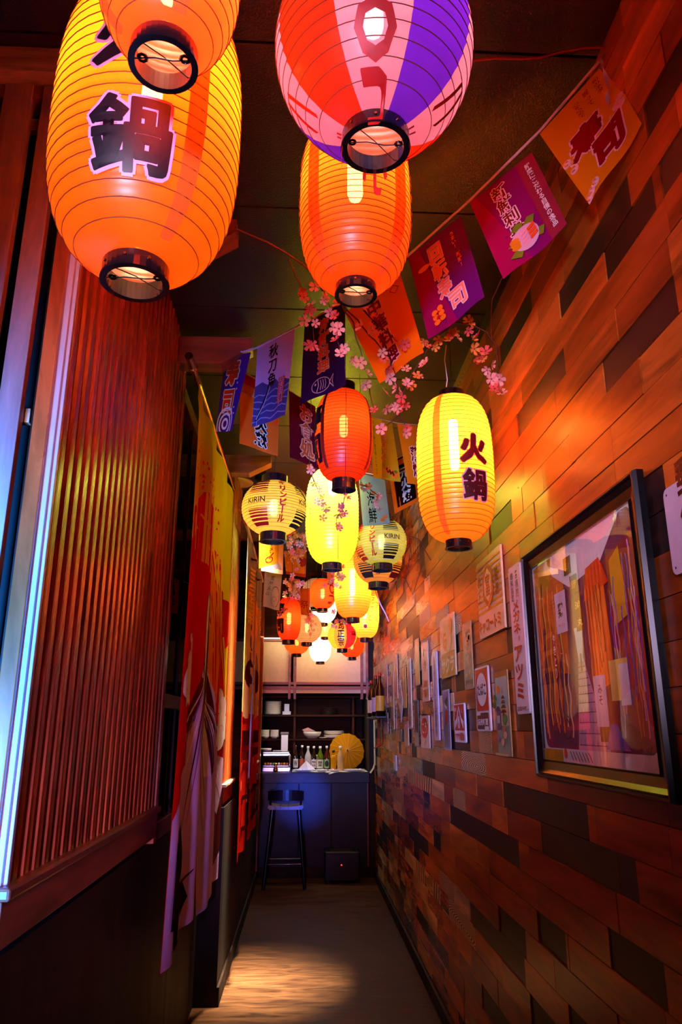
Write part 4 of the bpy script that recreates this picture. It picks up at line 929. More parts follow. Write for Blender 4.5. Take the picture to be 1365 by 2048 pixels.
def s_meg(P, w, h):
    P.text('各病院', w*0.68, h*0.865, h*0.19, p_('5a2630'), 0.015, w=w*0.24, vertical=True); P.text('眼科指定', w*0.28, h*0.855, h*0.20, p_('5a2630'), 0.015, w=w*0.24, vertical=True)
    P.text('メガネ', w*0.5, h*0.64, h*0.22, p_('a01420'), 0.05, w=w*0.50, vertical=True); P.text('の', w*0.62, h*0.49, h*0.035, p_('a01420'), 0.02)
    P.text('アツミ', w*0.48, h*0.27, h*0.34, p_('b0101c'), 0.05, w=w*0.62, vertical=True); P.text('松阪中町', w*0.5, h*0.035, h*0.028, p_('3a1420'), 0.01, w=w*0.74)
sign('eyeglasses_sign', 'tall narrow white enamel eyeglasses sign with red characters beside the picture', 2.665, 2.516, 1.545, 2.07, 'dcd6ee', s_meg, r=0.014)
def s_tab(P, w, h):
    P.rect(w*0.05, h*0.31, w*0.95, h*0.97, p_('c81410'), r=0.006); P.disc(w*0.5, h*0.645, w*0.38, p_('f2eef0'), ry=h*0.26, n=32); P.text('たばこ', w*0.5, h*0.645, h*0.18, p_('1c0a10'), 0.03, w=w*0.66)
    P.rect(w*0.07, h*0.03, w*0.93, h*0.28, p_('4a0c2c'), r=0.008); P.text('読売新聞', w*0.5, h*0.14, h*0.10, p_('f2eef0'), 0.03, w=w*0.74)
    P.rect(w*0.05, h*0.245, w*0.36, h*0.295, p_('f2eef0')); P.rect(w*0.64, h*0.02, w*0.94, h*0.075, p_('f2eef0'))
sign('tobacco_sign', 'red and white tobacco sign with white oval above a purple block', 3.30, 3.064, 1.485, 1.751, 'ece6ee', s_tab, r=0.012)
def s_pag(P, w, h):
    P.rect(w*0.05, h*0.0, w*0.95, h*0.94, p_('9ac8d4')); P.rect(0, h*0.93, w, h, p_('a86a30')); P.rect(w*0.05, 0, w*0.95, h*0.35, p_('8a9a90')); P.rect(w*0.05, h*0.35, w*0.95, h*0.58, p_('c8c0a0'))
    P.disc(w*0.28, h*0.78, w*0.13, p_('e88018'), ry=h*0.05, n=16)
    for k in range(4): P.poly([(w*(0.42+0.03*k), h*(0.50+0.055*k)), (w*(0.88-0.03*k), h*(0.50+0.055*k)), (w*(0.76-0.02*k), h*(0.54+0.055*k)), (w*(0.54+0.02*k), h*(0.54+0.055*k))], p_('6a1c14'))
    P.rect(w*0.6, h*0.42, w*0.7, h*0.52, p_('6a1c14')); P.rect(w*0.63, h*0.72, w*0.66, h*0.80, p_('6a1c14'))
    P.rect(w*0.14, h*0.30, w*0.44, h*0.52, p_('5a4a86')); P.poly([(w*0.08, h*0.52), (w*0.5, h*0.52), (w*0.36, h*0.58), (w*0.2, h*0.58)], p_('483a70'))
    for x in (0.20, 0.32): P.rect(w*x, h*0.38, w*(x+0.08), h*0.47, p_('d8e8f0'))
    for x, y, c in ((0.75, 0.40, '2a8a48'), (0.85, 0.44, '2a9a50'), (0.7, 0.30, 'a86a48'), (0.8, 0.24, 'd8b8b0'), (0.25, 0.2, '7a6aa0'), (0.6, 0.16, 'c8a8a0'), (0.15, 0.68, '4a7a30'), (0.1, 0.60, '4a7a30')): P.disc(w*x, h*y, w*0.13, p_(c), ry=h*0.045, n=10)
    P.rect(0, 0, w, h*0.03, p_('b8a878'))
sign('landscape_plaque', 'narrow metal plaque with pagoda, orange sun and blue sky', 2.957, 2.768, 1.397, 1.71, 'b8a878', s_pag, thick=0.004, r=0.003)
def s_red(P, w, h):
    P.rect(w*0.06, h*0.30, w*0.94, h*0.97, p_('d0141c'), r=0.006)
    for s in (-1, 1): P.stroke([(w*0.5, h*0.93), (w*(0.5+s*0.2), h*0.58), (w*(0.5+s*0.40), h*0.44)], [w*0.03, w*0.08, w*0.14], p_('f4eef0'))
    P.stroke([(w*0.5, h*0.66), (w*0.42, h*0.48), (w*0.45, h*0.36)], w*0.07, p_('f4eef0')); P.stroke([(w*0.5, h*0.66), (w*0.58, h*0.48), (w*0.55, h*0.36)], w*0.07, p_('f4eef0'))
    P.text('公衆電話', w*0.22, h*0.85, h*0.10, p_('f4eef0'), 0.01, w=w*0.2); P.text('上', w*0.82, h*0.82, h*0.12, p_('f4eef0'), 0.01)
    P.text('ヤマサ醤油', w*0.5, h*0.15, h*0.19, p_('d0141c'), 0.04, w=w*0.86)
sign('red_enamel_sign', 'small red and white enamel sign with mountain shaped figure', 3.81, 3.555, 1.431, 1.613, 'f0eaf0', s_red, r=0.010)
def s_jap(P, w, h):
    random.seed(5)
    for i in range(16): P.disc(w*(0.2+0.6*random.random()), h*(0.2+0.72*random.random()), w*0.13, p_(random.choice(('c8b070', 'a8946a', '8a9070', 'd8c488'))), ry=h*0.04, n=8, lay=1)
    P.text('JAPAN', w*0.5, h*0.09, h*0.09, p_('6a5030'), 0.02, w=w*0.8)
sign('travel_plaque', 'worn pale green metal plaque lettered across its foot', 3.518, 3.332, 1.669, 1.977, 'b0a274', s_jap, thick=0.004, r=0.008)
def s_big(P, w, h):
    P.rect(w*0.03, 0, w*0.97, h*0.40, p_('c8902a')); P.text('サクラ', w*0.5, h*0.20, h*0.24, p_('f0dca0'), 0.05, w=w*0.85)
    P.disc(w*0.55, h*0.66, w*0.30, p_('e8c878'), ry=h*0.26, n=24); P.text('石', w*0.34, h*0.60, h*0.26, p_('d88a20'), 0.06); P.disc(w*0.78, h*0.8, w*0.12, p_('e8a84a'), ry=h*0.14, n=14)
sign('shop_sign', 'large cream and ochre shop sign right of the long strips', 4.11, 3.717, 1.755, 2.074, 'ecc88a', s_big, r=0.006)
def s_gei(P, w, h):
    P.rect(w*0.05, h*0.02, w*0.95, h*0.97, p_('8a7a92')); P.disc(w*0.55, h*0.74, w*0.22, p_('d8b8b0'), ry=h*0.06, n=12); P.poly([(w*0.3, h*0.8), (w*0.8, h*0.88), (w*0.8, h*0.7), (w*0.5, h*0.74)], p_('2a1418'))
    P.poly([(w*0.25, h*0.4), (w*0.8, h*0.45), (w*0.75, h*0.66), (w*0.4, h*0.66)], p_('a01c24'))
    for i in range(5): P.rect(w*(0.15+0.15*i), h*0.05, w*(0.2+0.15*i), h*0.42, p_('5a4a62'))
sign('figure_plaque', 'slim plaque of a robed figure under the ochre shop sign', 4.109, 3.924, 1.387, 1.695, 'b4aab8', s_gei, thick=0.004, r=0.003)
def vstrip(t, c, base=0.03):
    def f(P, w, h): P.text(t, w*0.5, h*0.5, h*0.90, p_(c), base, w=w*0.45, vertical=True)
    return f
sign('strip_sign', 'longest narrow white strip with maroon characters, left of the red disc sign', 4.406, 4.25, 1.430, 1.927, 'd6c6d4', vstrip('名産蜂ブドー酒本店特約', '8a2038'), r=0.010)
def s_cir(P, w, h):
    P.disc(w*0.5, h*0.22, w*0.32, p_('d8701c'), ry=h*0.15, n=24); P.rect(w*0.1, h*0.20, w*0.9, h*0.24, p_('e8c0a0')); P.text('仁丹', w*0.5, h*0.70, h*0.4, p_('d8906a'), 0.03, w=w*0.5, vertical=True)
sign('oval_mark_sign', 'pinkish board with orange disc low down, between two long strips', 4.80, 4.556, 1.655, 2.022, 'e2b090', s_cir, r=0.008)
def s_rc(P, w, h):
    P.disc(w*0.5, h*0.62, w*0.40, p_('d01810'), ry=h*0.32, n=28); P.text('こう', w*0.5, h*0.62, h*0.34, p_('f0d8c0'), 0.03, w=w*0.5); P.text('塩', w*0.5, h*0.14, h*0.16, p_('a02018'), 0.02)
sign('red_disc_sign', 'short sign with big red disc low on the wall', 4.928, 4.593, 1.377, 1.571, 'e0c4b0', s_rc, r=0.010)
sign('strip_sign', 'long white strip with brown characters, second long strip from the near end', 5.494, 5.319, 1.496, 1.984, 'd8c0a8', vstrip('学生服はカンコー指定店', '6a3818'), r=0.008)
sign('blank_strip', 'short golden strip high on the wall without lettering', 5.088, 4.913, 1.772, 2.08, 'd8a858', None, thick=0.005, r=0.003)
sign('blank_strip', 'narrow golden strip between the diamond sign and second long strip', 5.757, 5.58, 1.64, 1.943, 'd0a050', vstrip('御料理', 'a87028'), thick=0.005, r=0.003)
def s_15(P, w, h): P.disc(w*0.5, h*0.45, w*0.3, p_('d88040'), ry=h*0.3, n=20); P.text('菓子', w*0.5, h*0.45, h*0.4, p_('e8c8a0'), 0.02, w=w*0.3, vertical=True); P.text('本舗', w*0.5, h*0.08, h*0.08, p_('a86030'), 0.01)
sign('confectioner_board', 'peach board with long orange lozenge above the diamond sign', 6.325, 6.10, 1.726, 2.086, 'e4b080', s_15, r=0.008)
# diamond
t = thing('diamond_sign', 'white diamond shaped sign with dotted middle', 'sign', (XS, 5.92, 1.54), 'enamel signs on the plank wall')
Sd = plane((XS, 5.92, 1.70), (0, -1, 0), (0, 0, 1), (-1, 0, 0))
b = MB(); b.prism([Sd(x, y, -0.006) for x, y in ((-0.12, 0), (0, -0.16), (0.13, 0), (0, 0.16))], (-1, 0, 0), 0.006, paint('c8b8a8', 0.3)); b.build('panel', t)
b = MB(); b.box((XS+0.006, 5.91, 1.69), (XR-0.012, 5.93, 1.71), M_black); b.build('standoff', t)
P = Print(Sd, step=0.0006); P.text('特約', 0, 0, 0.05, p_('7a5a50'), 0.01); P.build('printed_design', t)
def s_17(P, w, h): P.disc(w*0.5, h*0.62, w*0.36, p_('b04030'), ry=h*0.30, n=20); P.disc(w*0.5, h*0.62, w*0.30, p_('d8b8a0'), ry=h*0.26, n=20); P.text('宝', w*0.5, h*0.62, h*0.3, p_('4a2418'), 0.02); P.text('酒', w*0.5, h*0.14, h*0.18, p_('7a3018'), 0.02)
sign('oval_crest_sign', 'small sign with outlined oval crest, lowest beside the second long strip', 5.745, 5.523, 1.372, 1.545, 'c8a890', s_17, r=0.010)
def s_18(P, w, h): P.rect(w*0.05, h*0.3, w*0.95, h*0.97, p_('5a2a28')); P.rect(w*0.05, h*0.02, w*0.95, h*0.3, p_('a89a88')); P.stroke([(w*0.2, h*0.9), (w*0.6, h*0.6), (w*0.4, h*0.4)], w*0.1, p_('a06040'))
sign('picture_plaque', 'dark narrow plaque left of the red disc sign', 5.204, 5.015, 1.377, 1.68, '7a6a60', s_18, thick=0.004, r=0.003)
sign('strip_sign', 'long tan strip with small characters, farthest of the long strips', 6.53, 6.38, 1.482, 1.965, 'c8a878', vstrip('清酒月桂冠特約販売店', '4a2c14'), r=0.006)
sign('strip_sign', 'pale board with faint centre writing next to the wall bottles', 7.08, 6.84, 1.71, 2.07, 'cca080', vstrip('御宿泊所', 'a06848', 0.0), r=0.006)
def s_21(P, w, h): P.rect(w*0.05, h*0.55, w*0.95, h*0.97, p_('8a5a50')); P.text('米', w*0.5, h*0.76, h*0.25, p_('e0c0a8'), 0.02)
sign('paper_notice', 'small pinkish notice below the faint board near the wall bottles', 7.17, 6.838, 1.445, 1.632, 'd8a890', s_21, thick=0.004, r=0.003)
def s_22(P, w, h): P.text('郵便', w*0.6, h*0.8, 0.16, M_maroonink, 0.03, vertical=True)
sign('enamel_sign', 'blank looking pale lilac sign cut off by the right edge of view', 1.45, 1.28, 1.80, 1.985, 'd8d4f0', s_22, r=0.016)

# ------------------------------------------------------------------ framed picture
fr = thing('framed_picture', 'large black framed glossy picture of a lantern lit alley', 'picture', (0.76, 1.94, 1.345))
Y0, Y1, Z0, Z1 = 2.44, 1.54, 1.35, 2.068   # far, near, bottom, top (outer)
FW = 0.072
def frame_side(a0, a1, b0, b1):
    """profile swept between outer corner pair a and inner pair b"""
    b = MB(); pr = [(0.0, 0.768), (0.0, 0.752), (0.07, 0.742), (0.16, 0.742), (0.22, 0.75), (0.30, 0.747), (0.5, 0.757), (0.9, 0.762), (1.0, 0.758), (1.0, 0.768)]
    vs = []
    for t_, xx in pr:
        for o_, i_ in ((a0, b0), (a1, b1)): vs.append((xx, o_[0]+(i_[0]-o_[0])*t_, o_[1]+(i_[1]-o_[1])*t_))
    b.add(vs, [(2*i, 2*i+1, 2*i+3, 2*i+2) for i in range(len(pr)-1)], paint('08080c', 0.30, spec=0.4)); b.build('frame_rail', fr)
O = [(Y0, Z0), (Y1, Z0), (Y1, Z1), (Y0, Z1)]; I = [(Y0-FW*0.6, Z0+FW*0.75), (Y1+FW, Z0+FW*0.75), (Y1+FW, Z1-FW*0.75), (Y0-FW*0.6, Z1-FW*0.75)]
for i in range(4): frame_side(O[i], O[(i+1) % 4], I[i], I[(i+1) % 4])
yl, zl = I[0]; wI = I[0][0]-I[1][0]; hI = I[2][1]-I[1][1]
Sp = plane((0.767, yl, zl), (0, -1, 0), (0, 0, 1), (-1, 0, 0))
b = MB(); b.add([Sp(0, 0), Sp(wI, 0), Sp(wI, hI), Sp(0, hI)], [(0, 1, 2, 3)], paint('d8d4e0', 0.6)); b.build('mount_board', fr)
P = Print(Sp, clip=(0, 0, wI, hI), step=0.00003)
W = lambda x: x*wI
Hh = lambda y: y*hI
q = lambda h: paint(h, 0.5, vary=0.25)
P.rect(W(0.02), Hh(0.06), W(0.985), Hh(0.995), q('5a2458'), r=0.03)
random.seed(11)
def wavy(x, y0, y1, wd, col, amp=0.006):
    k = random.random()*6; P.stroke([(W(x)+amp*math.sin(j*1.3+k), Hh(y0+(y1-y0)*j/14)) for j in range(15)], [wd*(0.7+0.5*random.random()) for j in range(15)], q(col))
P.poly([(W(0.02), Hh(0.45)), (W(0.36), Hh(0.40)), (W(0.36), Hh(0.97)), (W(0.02), Hh(0.97))], q('c86428')); P.poly([(W(0.55), Hh(0.1)), (W(0.985), Hh(0.07)), (W(0.985), Hh(0.9)), (W(0.60), Hh(0.8))], q('8a2434'))
P.poly([(W(0.20), Hh(0.995)), (W(0.90), Hh(0.995)), (W(0.72), Hh(0.84)), (W(0.42), Hh(0.80)), (W(0.24), Hh(0.90))], q('f4f4ff')); P.poly([(W(0.24), Hh(0.995)), (W(0.02), Hh(0.99)), (W(0.02), Hh(0.86)), (W(0.2), Hh(0.84))], q('b08818'))
for i in range(22): wavy(0.04+0.30*random.random(), 0.10+0.1*random.random(), 0.45+0.45*random.random(), 0.010, random.choice(('e07820', 'f09860', 'c84a18', 'e8b040', '6a2818', 'f0b090', '4a2868', 'd86030')))
P.poly([(W(0.38), Hh(0.06)), (W(0.66), Hh(0.06)), (W(0.50), Hh(0.46)), (W(0.45), Hh(0.46))], q('c0a0c4'))
for i in range(12):
    y = 0.08+0.38*(1-(1-i/12)**1.6); e = (y-0.06)/0.4; P.rect(W(0.39+0.06*e), Hh(y), W(0.65-0.15*e), Hh(y+0.004), q('4a3050'))
    for k in range(6-i//3): xx = 0.40+0.06*e+(0.24-0.2*e)*(k+0.5*(i % 2))/(6-i//3); P.rect(W(xx), Hh(y), W(xx+0.003), Hh(y+0.025*(1-e*0.6)), q('4a3050'))
P.poly([(W(0.46), Hh(0.44)), (W(0.50), Hh(0.44)), (W(0.52), Hh(0.60)), (W(0.44), Hh(0.60))], q('a8d8f0')); P.rect(W(0.475), Hh(0.40), W(0.49), Hh(0.48), q('1c1428'))
P.rect(W(0.26), Hh(0.60), W(0.38), Hh(0.80), q('dcd0e8')); P.text('鶏', W(0.32), Hh(0.71), 0.045, q('2a1428'), 0.02, vertical=True); P.text('ラーメン', W(0.32), Hh(0.635), 0.012, q('c83020'), 0.01)
for x, y, t_ in ((0.47, 0.80, '居酒屋'), (0.49, 0.70, '日本海'), (0.50, 0.62, '丸'), (0.42, 0.90, 'ほしい')): P.rect(W(x-0.03), Hh(y-0.04), W(x+0.045), Hh(y+0.045), q('5a2a1a')); P.text(t_, W(x+0.008), Hh(y), 0.022, q('f0c880'), 0.01, w=0.035)
P.poly([(W(0.60), Hh(0.30)), (W(0.76), Hh(0.34)), (W(0.74), Hh(0.76)), (W(0.62), Hh(0.72))], q('ff6a20')); P.poly([(W(0.56), Hh(0.70)), (W(0.78), Hh(0.74)), (W(0.72), Hh(0.86)), (W(0.60), Hh(0.84))], q('e83010'))
for i in range(10): wavy(0.58+0.014*i, 0.28+0.02*i, 0.75, 0.007, random.choice(('c01810', 'f06820', '8a1010', 'f88030')), 0.002)
P.poly([(W(0.80), Hh(0.55)), (W(0.90), Hh(0.58)), (W(0.88), Hh(0.86)), (W(0.80), Hh(0.82))], q('d8a020')); P.poly([(W(0.78), Hh(0.2)), (W(0.985), Hh(0.1)), (W(0.985), Hh(0.55)), (W(0.82), Hh(0.5))], q('a83440'))
for i in range(14): wavy(0.76+0.21*random.random(), 0.10+0.2*random.random(), 0.5+0.4*random.random(), 0.006, random.choice(('5a48c8', 'f09060', 'c8a0e0', 'e07830', '8a2038', 'e8b060')), 0.004)
P.rect(W(0.58), Hh(0.16), W(0.68), Hh(0.37), q('c8c8f4'), r=0.006); P.text('みそ', W(0.63), Hh(0.29), 0.05, q('2a1a60'), 0.02, vertical=True)
P.rect(W(0.72), Hh(0.26), W(0.86), Hh(0.42), q('f0c868')); P.rect(W(0.79), Hh(0.24), W(0.86), Hh(0.40), q('e8e0f4'))
P.rect(W(0.60), Hh(0.10), W(0.69), Hh(0.16), q('14101c'), r=0.004); P.poly([(W(0.64), Hh(0.07)), (W(0.82), Hh(0.07)), (W(0.74), Hh(0.17)), (W(0.69), Hh(0.17))], q('6a58c8'))
P.ring(W(0.29), Hh(0.16), 0.035, 0.004, q('14101c')); P.stroke([(W(0.26), Hh(0.24)), (W(0.33), Hh(0.16))], 0.005, q('14101c'))
P.text('やきとり', W(0.22), Hh(0.50), 0.13, q('f8e0d0'), 0.03, w=0.022, vertical=True, out=q('d81c10'), outw=0.12)
P.rect(W(0.0), Hh(0.0), W(0.22), Hh(0.055), q('b0901c')); P.disc(W(0.25), Hh(0.04), 0.014, q('e85a20'), n=12)
for i in range(7): P.stroke([(W(0.30+0.03*i), Hh(0.05)), (W(0.33+0.03*i), Hh(0.01))], 0.004, q('2a2430'))
P.build('alley_print', fr)
b = MB(); b.add([Sp(0, 0, 0.008), Sp(wI, 0, 0.008), Sp(wI, hI, 0.008), Sp(0, hI, 0.008)], [(0, 1, 2, 3)], M_glass); b.build('glass_pane', fr)

# ================================================================== KITCHEN END
ct = thing('bar_counter', 'dark bar counter with thick top at the end of the aisle', 'counter', (0.13, 8.5, 0))
MCT = paint('1d1b26', 0.36, bump=0.2, spec=0.2)
b = MB(); b.box((-0.452, 8.30, 0.93), (0.712, 8.90, 1.035), MCT, 0.004); b.build('counter_top', ct)
b = MB(); b.box((-0.452, 8.40, 0.0), (0.712, 8.46, 0.93), MCT); b.build('front_panel', ct)
for x in (-0.05, 0.30):
    b = MB(); b.box((x, 8.393, 0.02), (x+0.012, 8.40, 0.92), M_darkwood); b.build('panel_strip', ct)
b = MB(); b.box((-0.452, 8.36, 0.0), (0.712, 8.40, 0.10), M_darkwood, 0.003); b.build('kick_board', ct)
b = MB(); b.box((0.69, 8.37, 0.10), (0.705, 8.40, 0.93), paint('8a1a14', 0.4)); b.build('corner_strip', ct)
# wall cabinet with cream panels
cab = thing('wall_cabinet', 'wood framed cabinet of cream panels glowing above the shelves', 'cabinet', (0.1, 8.36, 1.84))
def cream_panel(x0, x1):
    b = MB(); b.box((x0, 8.345, 1.97), (x1, 8.355, 2.45), M_cream); b.build('panel', cab)
cream_panel(-2.2, -1.3); cream_panel(-1.25, -0.52); cream_panel(-0.49, -0.165); cream_panel(-0.125, 0.70)
for z0, z1 in ((1.955, 1.985), (1.905, 1.94), (2.43, 2.46)):
    b = MB(); b.box((-2.3, 8.325, z0), (0.73, 8.36, z1), M_beam, 0.002); b.build('rail', cab)
for x in (-0.165, -0.105, 0.70, 0.64, -0.50):
    b = MB(); b.box((x-0.014, 8.315, 1.80), (x+0.014, 8.36, 2.46), M_beam, 0.002); b.build('stile', cab)
b = MB(); b.box((-0.49, 8.335, 1.865), (0.70, 8.36, 1.905), M_cream); b.build('pale_rail', cab)
b = MB(); b.box((-0.49, 8.20, 2.448), (-0.13, 8.22, 2.456), glow('strip_light', (1, 0.85, 0.55), 6)); tag(b.build('strip_light', None, (-0.3, 8.21, 2.45)), 'thin warm light strip over the left cream panel', 'light')
# back shelves
shf = thing('back_shelves', 'dark wooden wall shelves holding white dishes behind the counter', 'shelf', (0.1, 9.1, 1.03))
for z in (1.375, 1.645, 1.86):
    b = MB(); b.box((-0.50, 8.92, z-0.022), (0.72, 9.28, z), M_shelf, 0.002); b.build('shelf_board', shf)
for z in (1.08, 1.20, 1.31, 1.43, 1.55, 1.70, 1.80):
    b = MB(); b.box((-0.50, 9.28, z-0.05), (0.72, 9.30, z+0.05), M_shelf, 0.001); b.build('back_board', shf)
for x in (-0.12, 0.57):
    b = MB(); b.box((x, 8.94, 1.04), (x+0.025, 9.28, 1.84), M_shelf); b.build('divider', shf)
CER = paint('e8dcc4', 0.25, vary=0.05)
def plate_prof(r, h): return [(r*0.5, 0), (r*0.6, 0.002), (r, h), (r*0.98, h+0.003), (r*0.55, 0.006), (0.001, 0.006)]
for i in range(13):
    b = MB(); b.lathe(plate_prof(0.105, 0.012), (-0.375, 9.08, 1.646+i*0.0115), CER, 20); tag(b.build('plate', None, (-0.375, 9.08, 1.646+i*0.0115)), 'white plate in the tall stack on the upper shelf, far left', 'plate', 'tall plate stack')
b = MB(); b.box((-0.255, 9.0, 1.646), (-0.155, 9.10, 1.685), M_white, 0.003); b.box((-0.235, 9.01, 1.685), (-0.175, 9.08, 1.77), M_white, 0.003); tag(b.build('napkin_box', None, (-0.2, 9.05, 1.646)), 'white carton beside the tall plate stack', 'box')
for sx, nm in ((-0.455, 'left'), (-0.345, 'right')):
    for i in range(6):
        b = MB(); b.lathe([(0.026, 0), (0.03, 0.003), (0.05, 0.022), (0.052, 0.03), (0.047, 0.026), (0.02, 0.006), (0.001, 0.006)], (sx, 9.05, 1.377+i*0.0135), CER, 16)
        tag(b.build('bowl', None, (sx, 9.05, 1.377+i*0.0135)), 'small white bowl in the %s stack on the lower shelf' % ('leftmost' if nm == 'left' else 'second'), 'bowl', 'small bowls, %s stack' % nm)
b = MB(); b.box((-0.26, 8.84, 1.24), (-0.18, 8.90, 1.42), M_white, 0.006); b.box((-0.268, 8.835, 1.42), (-0.172, 8.905, 1.45), paint('6a5a58', 0.4), 0.006)
o = b.build('dispenser', None, (-0.22, 8.87, 1.24)); tag(o, 'white upright dispenser with dark lid standing on the display case', 'dispenser')
b = MB(); b.lathe([(0.05, 0), (0.055, 0.004), (0.09, 0.03), (0.105, 0.055), (0.11, 0.075), (0.10, 0.075), (0.08, 0.03), (0.001, 0.012)], (0.10, 9.05, 1.377), CER, 24); tag(b.build('serving_bowl', None, (0.10, 9.05, 1.377)), 'wide cream bowl on the lower shelf', 'bowl')
b = MB(); b.prism([(0.0, 9.0, 1.455), (0.14, 9.0, 1.458), (0.05, 9.02, 1.50), (-0.02, 9.0, 1.475)], (0, 1, 0), 0.05, paint('b88a80', 0.6)); tag(b.build('folded_cloth', None, (0.05, 9.0, 1.455)), 'pinkish folded cloth on the wide cream bowl', 'cloth')
for i in range(6):
    b = MB(); r = 0.125-0.004*(i % 2); b.lathe(plate_prof(r, 0.014), (0.36, 9.08, 1.377+0.012*i+0.008*(i > 2)), CER, 22); tag(b.build('platter', None, (0.36, 9.08, 1.377+0.012*i)), 'broad cream platter in the pile on the lower shelf', 'plate', 'platters on the lower shelf')
b = MB(); b.lathe(plate_prof(0.05, 0.01), (0.23, 9.0, 1.377), CER, 16); tag(b.build('saucer', None, (0.23, 9.0, 1.377)), 'small saucer between bowl and platters on the lower shelf', 'plate')
for i in range(5):
    b = MB(); b.lathe(plate_prof(0.11, 0.012), (0.30+0.0*i, 9.1, 1.646+0.016*i), paint('3a2420', 0.4), 20); tag(b.build('dark_plate', None, (0.30, 9.1, 1.646+0.016*i)), 'dark plate in the dim pile on the upper shelf', 'plate', 'dark plates on the upper shelf')
# display case
dc = thing('display_case', 'glass fronted chilled display case with sushi on the counter', 'display case', (-0.3, 8.6, 1.035))
M_steel = paint('b8b8bc', 0.2, metal=1.0)
b = MB(); b.box((-0.45, 8.45, 1.036), (-0.14, 8.80, 1.085), M_steel, 0.006); b.build('base', dc)
b = MB(); b.box((-0.45, 8.45, 1.225), (-0.155, 8.80, 1.245), M_steel, 0.006); b.build('top', dc)
b = MB(); b.tube([(-0.15, 8.455, 1.09), (-0.145, 8.45, 1.20), (-0.165, 8.50, 1.235), (-0.165, 8.70, 1.24)], 0.009, M_steel, 10); b.build('side_frame', dc)
b = MB(); pts = [(-0.45+0.0, 8.455, 1.09), (-0.16, 8.455, 1.09)]
b.add([(-0.45, 8.452, 1.088), (-0.16, 8.452, 1.088), (-0.16, 8.452, 1.18), (-0.45, 8.452, 1.18), (-0.16, 8.50, 1.226), (-0.45, 8.50, 1.226)], [(0, 1, 2, 3), (3, 2, 4, 5)], M_glass); b.build('curved_glass', dc)
b = MB(); b.box((-0.44, 8.50, 1.205), (-0.17, 8.52, 1.218), glow('case_lamp', (0.9, 0.95, 1.0), 9)); b.build('case_lamp', dc)
b = MB(); b.box((-0.44, 8.47, 1.09), (-0.16, 8.78, 1.10), M_steel, 0.002); b.build('tray', dc)
random.seed(9)
for i, c in enumerate(('e8a028', 'e06a28', 'f0d8c0', '58a048', 'd83828', 'f0e8e0', 'e88a20', 'd8b060', 'e87838')):
    b = MB(); x = -0.43+0.03*i; b.box((x, 8.50+0.03*(i % 2), 1.10), (x+0.022, 8.56+0.03*(i % 2), 1.125), paint(c, 0.4), 0.005); tag(b.build('sushi_piece', None, (x+0.011, 8.53, 1.10)), 'small sushi piece behind the display glass', 'sushi', 'sushi in the display case')
b = MB(); b.lathe([(0.02, 0), (0.06, 0.006), (0.062, 0.03), (0.055, 0.03), (0.04, 0.01), (0.001, 0.008)], (-0.42, 8.62, 1.246), CER, 20); tag(b.build('bowl_on_case', None, (-0.42, 8.62, 1.246)), 'white shallow bowl on top of the display case', 'bowl')
b = MB(); b.box((-0.34, 8.55, 1.246), (-0.24, 8.66, 1.254), M_white, 0.002); b.box((-0.26, 8.6, 1.246), (-0.18, 8.7, 1.25), M_white, 0.001); tag(b.build('paper_pad', None, (-0.29, 8.6, 1.246)), 'white paper pad lying on top of the display case', 'paper')
b = MB(); b.lathe([(0.001, 0), (0.022, 0.004), (0.028, 0.02), (0.02, 0.05), (0.014, 0.06), (0.02, 0.075), (0.016, 0.09), (0.001, 0.095)], (-0.30, 8.40, 1.036), M_brass, 14); tag(b.build('brass_figurine', None, (-0.30, 8.40, 1.036)), 'little brass figurine before the display case', 'figurine')
# bottles
def bottle(x, y, H, R, glass, cap, lab_c, lab, z=1.036, txt=None, sq=False, group='sake bottles on the counter'):
    t = thing('bottle', lab, 'bottle', (x, y, z), group)
    b = MB()
    pf = [(0.001, 0), (R*0.92, 0.0), (R, 0.006), (R, H*0.56), (R*0.86, H*0.64), (R*0.42, H*0.78), (R*0.34, H*0.84), (R*0.34, H*0.93)]
    if sq: pf = [(0.001, 0), (R*0.92, 0), (R, 0.006), (R, H*0.62), (R*0.8, H*0.70), (R*0.36, H*0.76), (R*0.36, H*0.88)]
    b.lathe(pf, (x, y, z), glass, 6 if sq else 18, not sq); b.build('body', t)
    b = MB(); z0 = pf[-1][1]; b.lathe([(R*0.40, z0-0.004), (R*0.42, z0), (R*0.42, H), (0.001, H)], (x, y, z), cap, 14); b.build('cap', t)
    if lab_c:
        b = MB(); b.lathe([(R*1.012, H*0.12), (R*1.012, H*0.46)], (x, y, z), lab_c, 18); lb = b.build('paper_label', t)
        if txt:
            S = lambda u, v, off=0.0: Vector((x+(R*1.02+off)*math.sin(u/R), y-(R*1.02+off)*math.cos(u/R), z+H*0.29+v))
            P = Print(S, grid=0.01, step=0.0004); P.text(txt, 0, 0, H*0.22, paint('1a1010', 0.5), 0.03, w=R*1.3, vertical=len(txt) < 4 and not txt.isascii()); P.build('lettering', lb)
    return t
bg = bottle_glass
BROWN = bg('1a0c08'); BROWN2 = bg('4a1a08'); GREENG = bg('4a6a10'); FROST = bg('b8bcb8', 0.45); FROSTY = bg('c8a058', 0.4); CLEAR = bg('c88a10', 0.1)
WCAP = paint('eeeae4', 0.3); BCAP = paint('1a1418', 0.3)
bottle(-0.086, 8.72, 0.27, 0.028, BROWN, BCAP, paint('e8e0d8', 0.5), 'dark bottle with white label, leftmost on the counter', txt='W')
bottle(-0.015, 8.74, 0.27, 0.033, BROWN, WCAP, paint('b04a28', 0.5), 'dark bottle with white cap and orange label, second from the left')
bottle(0.052, 8.66, 0.262, 0.036, FROST, WCAP, None, 'frosted clear bottle with white cap behind the paper cone')
